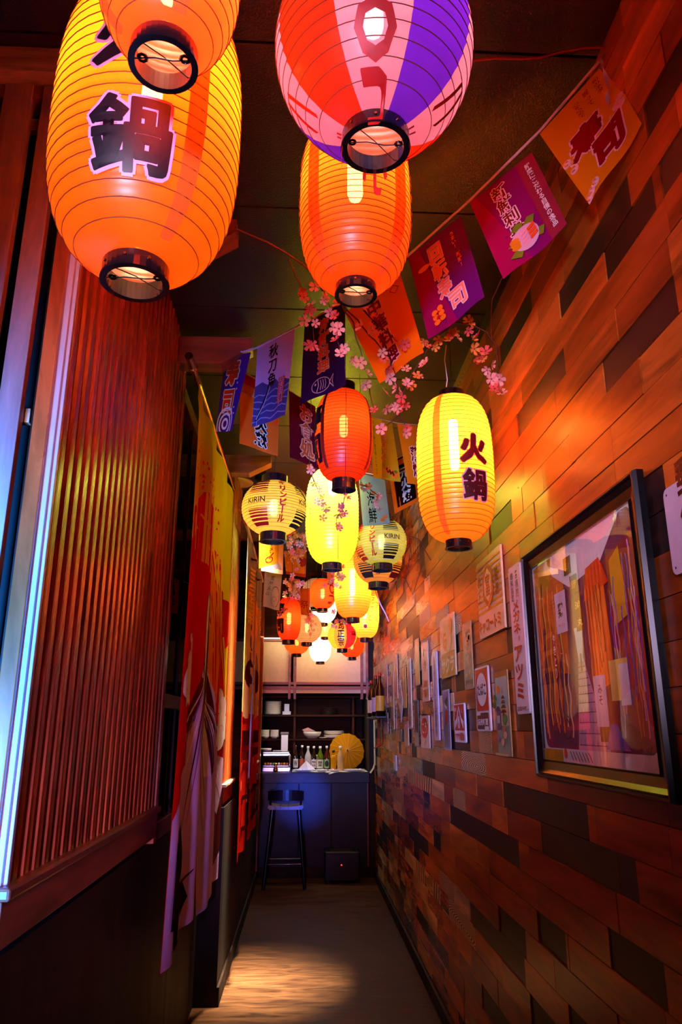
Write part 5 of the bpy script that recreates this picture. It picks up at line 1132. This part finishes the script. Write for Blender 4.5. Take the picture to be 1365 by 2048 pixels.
bottle(0.118, 8.66, 0.262, 0.031, BROWN, WCAP, paint('e8e4e0', 0.5), 'slim dark bottle with boldly lettered white label', txt='WA\nKA')
bottle(0.188, 8.62, 0.262, 0.037, GREENG, WCAP, paint('d8dcc0', 0.5), 'green sake bottle with pale label', txt='純米')
bottle(0.262, 8.62, 0.265, 0.032, BROWN2, WCAP, paint('8ab878', 0.5), 'amber brown bottle with green label before the parasol edge', txt='●')
bottle(0.335, 8.60, 0.225, 0.036, CLEAR, BCAP, None, 'squat square shouldered golden bottle with black stopper', sq=True)
bottle(0.412, 8.58, 0.265, 0.036, FROSTY, WCAP, None, 'cloudy golden bottle with white cap in front of the parasol')
b = MB(); b.box((0.115, 8.80, 1.036), (0.21, 8.84, 1.20), paint('c8a888', 0.6), 0.01); tag(b.build('parcel', None, (0.16, 8.82, 1.036)), 'pale wrapped parcel standing behind the green bottle', 'parcel')
# parasol (oil paper umbrella leaning on the wall)
pa = thing('paper_parasol', 'open mustard yellow oiled paper parasol leaning behind the bottles', 'parasol', (0.50, 8.86, 1.205))
M_par = cloth('e09010', 0.4); M_parr = paint('f0c050', 0.5)
cx, cyy, cz = 0.50, 8.80, 1.243; Rp = 0.205; ax = Vector((0.10, -0.93, 0.22)).normalized(); e1_ = Vector((1, 0.08, 0)).normalized(); e2_ = ax.cross(e1_).normalized()*-1; e1_ = e2_.cross(ax).normalized()
apex = Vector((cx, cyy, cz))+ax*0.03
nr = 18
for i in range(nr):
    a0, a1 = 2*PI*i/nr, 2*PI*(i+1)/nr; am = (a0+a1)/2
    rim = lambda a, k=1.0: Vector((cx, cyy, cz))+(e1_*math.cos(a)+e2_*math.sin(a))*Rp*k-ax*0.02
    b = MB(); b.add([apex, rim(a0), rim(am, 0.97), rim(a1)], [(0, 1, 2), (0, 2, 3)], M_par); b.build('paper_gore', pa)
for i in range(nr):
    a0 = 2*PI*i/nr; b = MB(); b.tube([apex+ax*0.003, rim(a0)+ax*0.003], 0.0012, M_parr, 4); b.build('rib', pa)
b = MB(); b.lathe([(0.001, 0), (0.01, 0.0), (0.008, 0.02), (0.001, 0.022)], tuple(apex-Vector((0, 0.01, 0.01))), paint('5a2a10', 0.4), 10); b.build('finial', pa)
# plates of food, cone, cloth
cl = MB(); Sc = plane((-0.12, 8.325, 1.037), (1, 0, 0), (0, 1, 0), (0, 0, 1))
cl.surf(lambda u, v, off=0: Sc(u, v, 0.003+0.0015*math.sin(u*40)+off), 0.82, 0.33, 30, 8, M_white)
cl.add([(0.24, 8.325, 1.038), (0.38, 8.325, 1.038), (0.34, 8.295, 1.037), (0.28, 8.292, 1.02)], [(0, 1, 2, 3)], M_white); tag(cl.build('counter_cloth', None, (0.3, 8.45, 1.037)), 'white cloth spread along the counter top', 'cloth')
for i, (x, y, r, lb) in enumerate(((0.0, 8.44, 0.12, 'white food plate under the paper cone'), (0.20, 8.42, 0.07, 'white dish of garnish left of centre on the counter'), (0.34, 8.42, 0.07, 'white dish of noodles right of centre on the counter'), (0.56, 8.44, 0.12, 'long white platter of rolls at the right end'))):
    t = thing('food_plate', lb, 'plate', (x, y, 1.042), 'plates of food on the counter')
    b = MB(); b.lathe([(r*0.5, 0), (r*0.6, 0.002), (r, 0.016), (r*0.97, 0.019), (r*0.6, 0.006), (0.001, 0.006)], (x, y, 1.043), paint('d8dce0', 0.2), 24); b.build('dish', t)
    random.seed(20+i)
    for k in range(9):
        px, py = x+r*0.65*(random.random()*2-1), y+r*0.4*(random.random()*2-1); s = 0.010+0.006*random.random()
        b = MB(); b.lathe([(0.001, 0), (s, s*0.3), (s*0.9, s), (0.001, s*1.3)], (px, py, 1.048), paint(random.choice(('f0e8dc', 'e88850', 'd8c8a8', 'f0f0e8', 'a83828')), 0.5), 8)
        tag(b.build('food_piece', None, (px, py, 1.05)), 'bite of food on the %s' % lb, 'food', 'food on the %s' % lb)
b = MB(); b.add([(-0.06, 8.50, 1.055), (0.03, 8.47, 1.15), (0.14, 8.44, 1.055), (0.05, 8.40, 1.055), (0.03, 8.47, 1.15)], [(0, 3, 1), (3, 2, 1), (0, 1, 2)], paint('e4e8f0', 0.6)); tag(b.build('paper_cone', None, (0.03, 8.47, 1.055)), 'peaked white napkin standing on the left food plate', 'napkin')
# stool
st = thing('bar_stool', 'black bar stool with low curved back and ridged seat', 'stool', (-0.17, 7.98, 0))
b = MB(); pr = [(-0.18, 0.735), (-0.17, 0.757), (-0.09, 0.745), (0, 0.742), (0.09, 0.745), (0.17, 0.757), (0.18, 0.735), (0.16, 0.715), (-0.16, 0.715)]
b.prism([(-0.17+x, 7.82, z) for x, z in pr], (0, 1, 0), 0.30, paint('6a5450', 0.3)); b.build('seat', st)
for x in (-0.225, -0.145):
    b = MB(); b.box((x, 7.815, 0.722), (x+0.006, 8.12, 0.7535), M_black); b.build('seat_groove', st)
b = MB(); vs = []; 
for i in range(13):
    a = -1.0+2.0*i/12; yy = 7.82-0.02+0.06*(a*a); 
    for dy, zz in ((0, 0.80), (0, 0.885+0.018*(1-a*a)), (0.02, 0.885+0.018*(1-a*a)), (0.02, 0.80)): vs.append((-0.17+0.18*a, yy+dy, zz))
fs = [(4*i+k, 4*i+(k+1) % 4, 4*(i+1)+(k+1) % 4, 4*(i+1)+k) for i in range(12) for k in range(4)]
b.add(vs, fs, M_ring); b.build('backrest', st)
for sx in (-1, 1):
    b = MB(); b.tube([(-0.17+sx*0.15, 7.86, 0.73), (-0.17+sx*0.155, 7.84, 0.83)], 0.012, M_ring, 8); b.build('back_support', st)
    for sy in (-1, 1):
        b = MB(); b.tube([(-0.17+sx*0.13, 7.97+sy*0.12, 0.72), (-0.17+sx*0.20, 7.97+sy*0.17, 0.0)], [0.022, 0.018], M_ring, 8); b.build('leg', st)
for z, q_ in ((0.22, 0.185),):
    for a, c in (((-1, -1), (1, -1)), ((-1, 1), (1, 1)), ((-1, -1), (-1, 1)), ((1, -1), (1, 1))):
        b = MB(); b.tube([(-0.17+a[0]*q_*0.97, 7.97+a[1]*0.155, z), (-0.17+c[0]*q_*0.97, 7.97+c[1]*0.155, z)], 0.009, M_ring, 6); b.build('foot_rail', st)
# black unit with red indicator
sp = thing('speaker_box', 'black box with small red indicator light under the counter', 'box', (0.4, 8.2, 0))
b = MB(); b.box((0.23, 8.06, 0.02), (0.58, 8.34, 0.29), M_black, 0.01); b.build('housing', sp)
b = MB(); b.box((0.26, 8.055, 0.27), (0.55, 8.07, 0.285), M_black, 0.003)
for x in (0.27, 0.53): b.tube([(x, 8.1, 0.285), (x, 8.1, 0.325)], 0.008, M_black, 8)
b.build('top_bar', sp)
b = MB(); b.lathe([(0.001, 0), (0.008, 0.0), (0.006, 0.01), (0.001, 0.012)], (0.40, 8.057, 0.165), glow('red_indicator', (1, 0.03, 0.02), 3), 10); b.build('indicator', sp)
b = MB()
for x in (0.25, 0.54): b.box((x, 8.08, 0), (x+0.03, 8.30, 0.02), M_black)
b.build('foot', sp)
# wall bottles with holders and hanging scrolls
rk = thing('bottle_bracket', 'dark bracket on the plank wall holding three capped bottles', 'bracket', (0.73, 7.5, 1.60))
b = MB(); b.box((0.66, 6.95, 1.585), (0.768, 8.05, 1.600), M_black, 0.002); b.build('ledge', rk)
b = MB(); b.box((0.755, 6.95, 1.585), (0.768, 8.05, 1.66), M_black, 0.002); b.build('back_plate', rk)
for y, lc, lb, H_ in ((7.95, 'd8b888', 'dark red capped wall bottle nearest the kitchen', 0.38), (7.45, 'c8a8a0', 'dark red capped wall bottle in the middle', 0.40), (7.05, 'd8a020', 'dark red capped wall bottle with gold patterned label', 0.40)):
    bottle(0.712, y, H_, 0.042, BROWN, paint('c02818', 0.4), paint(lc, 0.5), lb, z=1.601, group='bottles on the wall ledge')
def scroll(lab, y, z0, z1, w, col, nm='hanging_scroll'):
    b = MB(); n = 12; vs = []
    for i in range(n+1):
        t_ = i/n; z = z1-(z1-z0)*t_; x = 0.755-0.05*max(0, (t_-0.8)/0.2)**2*(1 if t_ > 0.8 else 0)
        vs += [(x, y+w/2, z), (x, y-w/2, z), (x+0.002, y+w/2, z), (x+0.002, y-w/2, z)]
    fs = []
    for i in range(n): a = 4*i; fs += [(a, a+1, a+5, a+4), (a+2, a+6, a+7, a+3), (a, a+4, a+6, a+2), (a+1, a+3, a+7, a+5)]
    b.add(vs, fs, cloth(col, 0.2), True); return tag(b.build(nm, None, (0.755, y, z1)), lab, 'scroll', 'scrolls under the wall bottles')
scroll('cream scroll curling at its foot, closest to the counter', 8.13, 1.04, 1.575, 0.16, 'd8ccb0'); scroll('pinkish red scroll under the wall bottles, leftmost', 7.75, 1.29, 1.575, 0.10, 'a8483a'); scroll('pinkish red scroll under the wall bottles, middle', 7.50, 1.31, 1.575, 0.10, 'b05a48'); scroll('pinkish red scroll under the wall bottles, rightmost', 7.24, 1.32, 1.575, 0.10, 'a04034')
# ceiling disc light over the booth edge and assumed small ceiling spot
cdl = thing('ceiling_disc', 'round cream ceiling light disc beside the yellow curtain top', 'light', (-0.50, 5.06, 3.2))
b = MB(); b.lathe([(0.001, 3.205-3.2), (0.07, 0.0), (0.105, 0.0), (0.11, 0.008), (0.10, 0.02), (0.03, 0.05), (0.001, 0.05)], (-0.50, 5.06, 3.2), paint('d8b080', 0.4), 28); b.build('disc', cdl)
csp = thing('assumed_ceiling_spot', 'assumed small black ceiling spotlight above the aisle', 'light', (-0.33, 4.90, 3.25))
b = MB(); b.lathe([(0.04, 0), (0.04, 0.075), (0.036, 0.075), (0.036, 0.01)], (-0.33, 4.90, 3.176), M_black, 18); b.build('housing', csp)  # housing added for the assumed floor patch lamp
# small electrical plate on the wall
b = MB(); b.box((XR-0.035, 6.28, 1.16), (XR-0.02, 6.42, 1.28), paint('c8c8d0', 0.3), 0.003); tag(b.build('switch_plate', None, (XR-0.02, 6.35, 1.16)), 'pale switch plate on the planks near the counter', 'switch')

# ================================================================== BLOSSOM BRANCHES, VINES AND WIRES
PET = [cloth('ffc4c0', 0.4), cloth('f8b8a0', 0.4), cloth('f0a050', 0.4), cloth('e86a68', 0.4)]
M_twig = paint('4a1c10', 0.7, bump=0.4); M_cen = paint('8a1428', 0.6)
def flower_mesh(mat, cup):
    b = MB()
    for k in range(5):
        a = 2*PI*k/5; d = Vector((math.cos(a), math.sin(a), 0)); s = Vector((-d.y, d.x, 0))
        pts = [Vector((0, 0, 0)), d*0.45+s*0.26+Vector((0, 0, 0.10*cup)), d*0.85+s*0.34+Vector((0, 0, 0.30*cup)), d*1.02+s*0.12+Vector((0, 0, 0.36*cup)), d*0.93+Vector((0, 0, 0.34*cup)), d*1.02-s*0.12+Vector((0, 0, 0.36*cup)), d*0.85-s*0.34+Vector((0, 0, 0.30*cup)), d*0.45-s*0.26+Vector((0, 0, 0.10*cup)), d*0.5+Vector((0, 0, 0.02*cup))]
        b.add(pts, [(0, 1, 8), (0, 8, 7), (1, 2, 8), (8, 6, 7), (2, 3, 4, 8), (8, 4, 5, 6)], mat, True)
    for k in range(6):
        a = 2*PI*k/6; p = Vector((math.cos(a)*0.16, math.sin(a)*0.16, 0.22)); b.tube([(0, 0, 0.02), p], 0.022, M_cen, 3)
    b.lathe([(0.001, -0.16), (0.10, -0.10), (0.12, 0.0), (0.001, 0.04)], (0, 0, 0), M_cen, 6)
    o = b.build('blossom'); me = o.data; bpy.data.objects.remove(o); return me
FM = [flower_mesh(PET[i], c) for i, c in ((0, 1.0), (1, 0.6), (2, 1.3), (3, 0.9), (0, 0.5))]
def sprig(lab, paths, flowers, r=0.0028, size=0.0185, kinds=(0, 1, 4, 3), seed=1, hang=False):
    rnd = random.Random(seed); t = thing('blossom_branch', lab, 'branch', paths[0][0])
    for p in paths:
        # smooth a little and taper
        pts = []
        for i in range(len(p)-1):
            a, b_ = Vector(p[i]), Vector(p[i+1])
            for k in range(3): pts.append(a.lerp(b_, k/3)+Vector((rnd.uniform(-1, 1), rnd.uniform(-1, 1), rnd.uniform(-1, 1)))*0.0025)
        pts.append(Vector(p[-1])); n = len(pts)
        b = MB(); b.tube(pts, [r*(1-0.65*i/(n-1)) for i in range(n)], M_twig, 6)
        b.build('twig', t)
    if hang:
        p = Vector(paths[0][0]); b = MB(); b.tube([p, (p.x+0.004, p.y, (p.z+3.252)/2), (p.x, p.y, 3.252)], 0.0012, M_twig, 4); b.build('hanging_wire', t)
    for f in flowers:
        me = FM[rnd.choice(kinds)]; o = bpy.data.objects.new('blossom', me); COL.objects.link(o); o.parent = t
        o.location = Vector(f)-ORG[t]; s = size*rnd.uniform(0.75, 1.2); o.scale = (s, s, s)
        d = Vector((rnd.uniform(-0.8, 0.8), -1+rnd.uniform(-0.2, 0.9), rnd.uniform(-1.0, 0.5)))
        o.rotation_euler = d.to_track_quat('Z', 'Y').to_euler()
    return t
sprig('leftmost blossom twig dangling left of the orange barrel lantern',
  [[(-0.067, 1.986, 2.915), (-0.043, 2.0, 2.865), (-0.025, 2.012, 2.821), (-0.007, 2.024, 2.777), (0.011, 2.039, 2.722), (0.019, 2.06, 2.65)]],
  [(-0.025, 2.001, 2.804), (0.001, 2.014, 2.755), (-0.015, 2.025, 2.722), (0.019, 2.026, 2.714), (0.011, 2.046, 2.648), (0.0, 2.046, 2.648), (-0.019, 2.005, 2.791), (0.004, 2.01, 2.769), (0.023, 2.049, 2.634)], seed=1)
sprig('pink blossom twig in front of the navy fish flag',
  [[(0.028, 1.959, 2.814), (0.049, 1.971, 2.771), (0.069, 1.983, 2.727), (0.078, 1.997, 2.679), (0.084, 2.006, 2.646), (0.102, 2.018, 2.603)]],
  [(0.017, 1.95, 2.795), (0.048, 1.957, 2.765), (0.063, 1.97, 2.719), (0.077, 1.972, 2.709), (0.077, 1.983, 2.674), (0.089, 1.983, 2.671), (0.08, 1.993, 2.639), (0.098, 2.004, 2.598), (0.043, 1.96, 2.754), (0.088, 1.961, 2.746), (0.107, 1.999, 2.612)], seed=2)
sprig('long main blossom branch crossing the orange maroon lettered flag',
  [[(0.094, 1.972, 2.76), (0.136, 2.004, 2.733), (0.178, 2.038, 2.699), (0.224, 2.072, 2.665), (0.26, 2.105, 2.635), (0.284, 2.142, 2.596), (0.294, 2.179, 2.555), (0.301, 2.215, 2.519), (0.308, 2.252, 2.483)], [(0.102, 2.019, 2.777), (0.138, 2.044, 2.728), (0.157, 2.074, 2.668), (0.177, 2.104, 2.606), (0.194, 2.125, 2.578)], [(0.171, 2.02, 2.76), (0.215, 2.059, 2.739), (0.254, 2.095, 2.728), (0.289, 2.132, 2.717)]],
  [(0.167, 2.003, 2.766), (0.16, 2.021, 2.705), (0.197, 2.024, 2.692), (0.205, 2.041, 2.748), (0.143, 2.087, 2.619), (0.164, 2.087, 2.613), (0.191, 2.107, 2.586), (0.183, 2.118, 2.552), (0.232, 2.064, 2.638), (0.238, 2.091, 2.633), (0.262, 2.128, 2.592), (0.253, 2.1, 2.6), (0.311, 2.12, 2.701), (0.253, 2.167, 2.549), (0.286, 2.162, 2.563), (0.26, 2.205, 2.51), (0.287, 2.201, 2.516), (0.323, 2.199, 2.519), (0.304, 2.169, 2.534), (0.298, 2.164, 2.554), (0.322, 2.156, 2.577), (0.293, 2.203, 2.51), (0.262, 2.131, 2.583)], seed=3)
sprig('arching amber lit branch reaching towards the plank wall',
  [[(0.298, 2.237, 2.536), (0.331, 2.197, 2.605), (0.376, 2.156, 2.679), (0.415, 2.124, 2.723), (0.471, 2.091, 2.766), (0.527, 2.073, 2.757), (0.571, 2.065, 2.72), (0.599, 2.06, 2.672), (0.6, 2.065, 2.597), (0.604, 2.074, 2.506)]],
  [(0.374, 2.15, 2.645), (0.383, 2.148, 2.651), (0.368, 2.176, 2.619), (0.359, 2.177, 2.616), (0.322, 2.172, 2.639), (0.323, 2.184, 2.598), (0.338, 2.186, 2.589), (0.412, 2.117, 2.692), (0.424, 2.11, 2.715), (0.459, 2.087, 2.726), (0.474, 2.085, 2.732), (0.457, 2.108, 2.715), (0.483, 2.09, 2.712), (0.512, 2.058, 2.757), (0.518, 2.06, 2.749), (0.512, 2.067, 2.726), (0.538, 2.056, 2.701), (0.526, 2.06, 2.69), (0.527, 2.068, 2.661), (0.561, 2.054, 2.645), (0.546, 2.047, 2.612), (0.537, 2.046, 2.617), (0.578, 2.05, 2.598), (0.563, 2.056, 2.581), (0.575, 2.063, 2.553), (0.601, 2.062, 2.553), (0.598, 2.06, 2.562), (0.583, 2.057, 2.516), (0.606, 2.059, 2.505), (0.598, 2.058, 2.51), (0.383, 2.117, 2.698), (0.376, 2.114, 2.709)], kinds=(2, 2, 1, 3, 0), seed=4)
sprig('short mauve twig ends hanging over the yellow lunch flag',
  [[(0.307, 2.245, 2.506), (0.283, 2.276, 2.496), (0.258, 2.307, 2.482)], [(0.307, 2.245, 2.506), (0.32, 2.251, 2.483), (0.332, 2.259, 2.456)], [(0.194, 2.175, 2.584), (0.211, 2.232, 2.565), (0.229, 2.292, 2.539)]],
  [(0.253, 2.292, 2.482), (0.25, 2.294, 2.473), (0.33, 2.242, 2.459), (0.327, 2.248, 2.442), (0.224, 2.277, 2.536), (0.296, 2.227, 2.518), (0.308, 2.224, 2.524)], kinds=(0, 3), seed=5, size=0.018)
sprig('bare blossom sprig in front of the left side of the lemon lantern',
  [[(0.008, 2.78, 2.512), (0.031, 2.799, 2.444), (0.05, 2.81, 2.402), (0.067, 2.82, 2.365), (0.065, 2.838, 2.308)]],
  [(0.008, 2.767, 2.502), (0.013, 2.77, 2.492), (0.03, 2.784, 2.442), (0.052, 2.79, 2.419), (0.065, 2.798, 2.387), (0.042, 2.804, 2.372), (0.059, 2.805, 2.366), (0.067, 2.806, 2.361), (0.073, 2.812, 2.34), (0.078, 2.811, 2.343), (0.065, 2.822, 2.306)], kinds=(2, 2, 1), seed=6, hang=True, size=0.016)
sprig('blossom sprig in front of the right side of the lemon lantern',
  [[(0.156, 2.834, 2.411), (0.148, 2.85, 2.358), (0.129, 2.86, 2.327), (0.12, 2.865, 2.311), (0.13, 2.874, 2.281)]],
  [(0.158, 2.822, 2.399), (0.166, 2.822, 2.396), (0.139, 2.833, 2.365), (0.142, 2.836, 2.354), (0.129, 2.844, 2.328), (0.142, 2.842, 2.333), (0.153, 2.841, 2.336), (0.129, 2.857, 2.285), (0.132, 2.859, 2.277)], kinds=(2, 2, 3), seed=7, hang=True, size=0.017)
sprig('blossom twig beside the grey green seafood flag',
  [[(0.264, 3.406, 2.649), (0.307, 3.479, 2.66), (0.37, 3.56, 2.64), (0.36, 3.641, 2.632), (0.393, 3.722, 2.616)]],
  [(0.273, 3.392, 2.641), (0.289, 3.468, 2.645), (0.31, 3.463, 2.658), (0.368, 3.545, 2.636), (0.358, 3.547, 2.632), (0.359, 3.625, 2.631), (0.366, 3.631, 2.611), (0.388, 3.708, 2.612)], kinds=(2, 1), seed=8, hang=True, size=0.02)
sprig('small blossom tuft under the lemon lantern ring',
  [[(0.183, 4.123, 2.355), (0.199, 4.128, 2.336)]],
  [(0.183, 4.113, 2.337), (0.206, 4.111, 2.337), (0.198, 4.115, 2.325)], kinds=(2,), seed=9, hang=True, size=0.022)
sprig('blossom twig crossing the small vermilion lantern',
  [[(-0.01, 5.429, 2.558), (-0.066, 5.525, 2.508), (-0.123, 5.621, 2.457), (-0.182, 5.726, 2.376), (-0.214, 5.817, 2.34)]],
  [(-0.028, 5.419, 2.542), (-0.047, 5.422, 2.537), (-0.024, 5.415, 2.555), (-0.07, 5.509, 2.51), (-0.056, 5.516, 2.483), (-0.094, 5.52, 2.478), (-0.123, 5.606, 2.455), (-0.172, 5.708, 2.383), (-0.191, 5.715, 2.365), (-0.203, 5.798, 2.348), (-0.153, 5.704, 2.393)], kinds=(3, 0, 2), seed=10, hang=True, size=0.022)
sprig('tiny twig hanging before the blossom printed lantern',
  [[(0.014, 6.388, 2.49), (0.048, 6.414, 2.396), (0.061, 6.441, 2.302), (0.04, 6.461, 2.239)]],
  [(0.037, 6.396, 2.404), (0.026, 6.391, 2.425), (0.053, 6.383, 2.446), (0.021, 6.402, 2.389)], kinds=(1, 2), seed=11, hang=True, size=0.024)
sprig('dark leafy twig above the sake lantern',
  [[(0.212, 5.973, 2.448), (0.251, 6.025, 2.384), (0.284, 6.068, 2.349), (0.337, 6.102, 2.344)], [(0.223, 6.116, 2.314), (0.275, 6.105, 2.344), (0.316, 6.101, 2.349)]],
  [(0.239, 6.0, 2.416), (0.229, 6.002, 2.411), (0.269, 6.087, 2.352), (0.283, 6.05, 2.357), (0.259, 6.091, 2.342), (0.315, 6.085, 2.352), (0.336, 6.088, 2.337), (0.233, 6.101, 2.312), (0.254, 6.103, 2.302)], kinds=(2, 1, 3), seed=12, hang=True, size=0.022)
sprig('dense cluster of small amber blossoms left of the lemon lantern, upper part',
  [[(-0.074, 4.834, 2.817), (-0.071, 4.89, 2.627)]],
  [(-0.109, 4.824, 2.768), (-0.12, 4.824, 2.774), (-0.014, 4.94, 2.674), (-0.109, 4.817, 2.69), (-0.116, 4.782, 2.756), (-0.013, 4.951, 2.672), (-0.031, 4.805, 2.748), (-0.055, 4.959, 2.691), (-0.021, 4.868, 2.783), (-0.048, 4.79, 2.689), (-0.078, 4.947, 2.803), (-0.022, 4.819, 2.689), (-0.016, 4.956, 2.719), (-0.024, 4.844, 2.702), (-0.058, 4.783, 2.7), (-0.096, 4.775, 2.632), (-0.133, 4.824, 2.675), (-0.067, 4.828, 2.704), (-0.005, 4.827, 2.753), (-0.111, 4.822, 2.674), (-0.091, 4.837, 2.658), (-0.062, 4.791, 2.62), (-0.134, 4.917, 2.769), (-0.057, 4.813, 2.742), (-0.114, 4.759, 2.689), (-0.045, 4.99, 2.669), (-0.038, 4.774, 2.607), (-0.101, 4.954, 2.647), (-0.084, 4.916, 2.642), (-0.029, 4.782, 2.724), (-0.08, 4.821, 2.761), (-0.009, 4.74, 2.707), (-0.137, 4.919, 2.78), (-0.09, 4.763, 2.719), (-0.006, 4.791, 2.704), (-0.131, 4.77, 2.761), (-0.048, 4.741, 2.738), (-0.076, 4.97, 2.78), (-0.125, 4.934, 2.72), (-0.083, 4.885, 2.627), (-0.105, 4.755, 2.696), (-0.085, 4.945, 2.773), (-0.026, 4.754, 2.682), (-0.105, 4.787, 2.733), (-0.106, 4.802, 2.628), (-0.133, 4.905, 2.642), (-0.005, 4.951, 2.748), (-0.051, 4.936, 2.675)], kinds=(2, 1, 3, 2), seed=20, hang=True, size=0.021)
sprig('amber blossoms over the red sun banner',
  [[(-0.099, 5.079, 2.699), (-0.094, 5.176, 2.371)]],
  [(-0.098, 5.027, 2.628), (-0.056, 5.266, 2.419), (-0.115, 5.217, 2.488), (-0.08, 5.165, 2.428), (-0.078, 5.092, 2.455), (-0.048, 5.068, 2.367), (-0.045, 5.21, 2.389), (-0.141, 5.08, 2.386), (-0.045, 5.039, 2.451), (-0.132, 5.161, 2.484), (-0.068, 5.101, 2.381), (-0.144, 5.055, 2.374), (-0.059, 5.168, 2.653), (-0.065, 5.175, 2.41), (-0.058, 5.143, 2.62), (-0.114, 5.232, 2.415), (-0.097, 5.021, 2.491), (-0.146, 5.139, 2.492), (-0.056, 5.053, 2.472), (-0.11, 5.161, 2.442), (-0.15, 5.242, 2.434), (-0.14, 5.109, 2.503), (-0.066, 5.05, 2.565), (-0.094, 5.076, 2.365), (-0.14, 5.235, 2.503), (-0.097, 5.21, 2.558)], kinds=(2, 1, 3, 2), seed=21, hang=True, size=0.018)
sprig('amber blossoms around the orange floral banner under the lemon lantern',
  [[(0.211, 5.244, 2.795), (0.215, 5.333, 2.493)]],
  [(0.255, 5.338, 2.768), (0.169, 5.351, 2.700), (0.200, 5.245, 2.534), (0.263, 5.189, 2.701), (0.211, 5.289, 2.676), (0.268, 5.200, 2.551), (0.185, 5.295, 2.617), (0.241, 5.199, 2.615), (0.176, 5.292, 2.529), (0.255, 5.358, 2.502), (0.237, 5.260, 2.592), (0.278, 5.375, 2.658), (0.188, 5.386, 2.542), (0.226, 5.210, 2.629), (0.254, 5.315, 2.675), (0.155, 5.186, 2.726), (0.262, 5.351, 2.737), (0.193, 5.267, 2.602), (0.228, 5.238, 2.736), (0.277, 5.297, 2.725), (0.183, 5.176, 2.661), (0.146, 5.404, 2.521), (0.264, 5.414, 2.565), (0.163, 5.301, 2.607), (0.228, 5.384, 2.521), (0.282, 5.291, 2.742), (0.241, 5.337, 2.568), (0.265, 5.366, 2.704), (0.202, 5.387, 2.620), (0.240, 5.218, 2.669), (0.191, 5.411, 2.618), (0.270, 5.261, 2.652), (0.258, 5.254, 2.684), (0.140, 5.279, 2.718)], kinds=(2, 1, 3, 2), seed=22, hang=True, size=0.02)
# rope like vine and loose wires
line('thin brown twig curving from the beam end to the barrel lantern', [(-0.22, 1.813, 2.89), (-0.178, 1.835, 2.886), (-0.128, 1.857, 2.878), (-0.076, 1.882, 2.864), (-0.024, 1.908, 2.844), (0.03, 1.938, 2.81), (0.069, 1.968, 2.776)], 0.0035, M_twig, nm="cord" if "cord" in 'thin brown twig curving from the beam end to the barrel lantern' else "vine", cat="cord")
line('reddish electric cord running along the ceiling to the nail', [(0.425, 1.51, 3.208), (0.484, 1.503, 3.213), (0.55, 1.498, 3.208), (0.602, 1.492, 3.208), (0.654, 1.483, 3.22), (0.713, 1.475, 3.228), (0.764, 1.47, 3.228), (0.789, 1.468, 3.218)], 0.0035, paint('8a2018', 0.5), nm="cord" if "cord" in 'reddish electric cord running along the ceiling to the nail' else "vine", cat="cord")
line('thin looping wire cord hanging below the plum flag by the wall', [(0.718, 1.74, 3.089), (0.713, 1.809, 3.059), (0.671, 1.887, 3.011), (0.619, 1.986, 2.89), (0.595, 2.063, 2.839), (0.606, 2.133, 2.807), (0.627, 2.208, 2.756)], 0.0016, paint('5a1c14', 0.5), nm="cord" if "cord" in 'thin looping wire cord hanging below the plum flag by the wall' else "vine", cat="cord")
line('bare vine with forked tips along the plank wall beside the beer lanterns', [(0.639, 4.524, 2.689), (0.712, 4.463, 2.647), (0.741, 4.416, 2.565), (0.768, 4.367, 2.49)], 0.003, M_twig, nm="cord" if "cord" in 'bare vine with forked tips along the plank wall beside the beer lanterns' else "vine", cat="cord")
line('drooping vine strand over the bright planks', [(0.672, 4.621, 2.708), (0.683, 4.622, 2.614), (0.65, 4.655, 2.42), (0.693, 4.655, 2.323), (0.738, 4.585, 2.466)], 0.0025, M_twig, nm="cord" if "cord" in 'drooping vine strand over the bright planks' else "vine", cat="cord")
line('pale twisted cord end hanging near the calligraphy lantern', [(0.605, 6.217, 3.252), (0.605, 6.217, 2.617), (0.646, 6.212, 2.509), (0.686, 6.199, 2.429), (0.709, 6.182, 2.363)], 0.006, M_tape, nm="cord" if "cord" in 'pale twisted cord end hanging near the calligraphy lantern' else "vine", cat="cord")
line('white wire cord drop beside the hotpot lantern top', [(0.503, 2.375, 2.847), (0.498, 2.391, 2.794), (0.509, 2.411, 2.724), (0.506, 2.42, 2.70)], 0.002, M_tape, nm="cord" if "cord" in 'white wire cord drop beside the hotpot lantern top' else "vine", cat="cord")
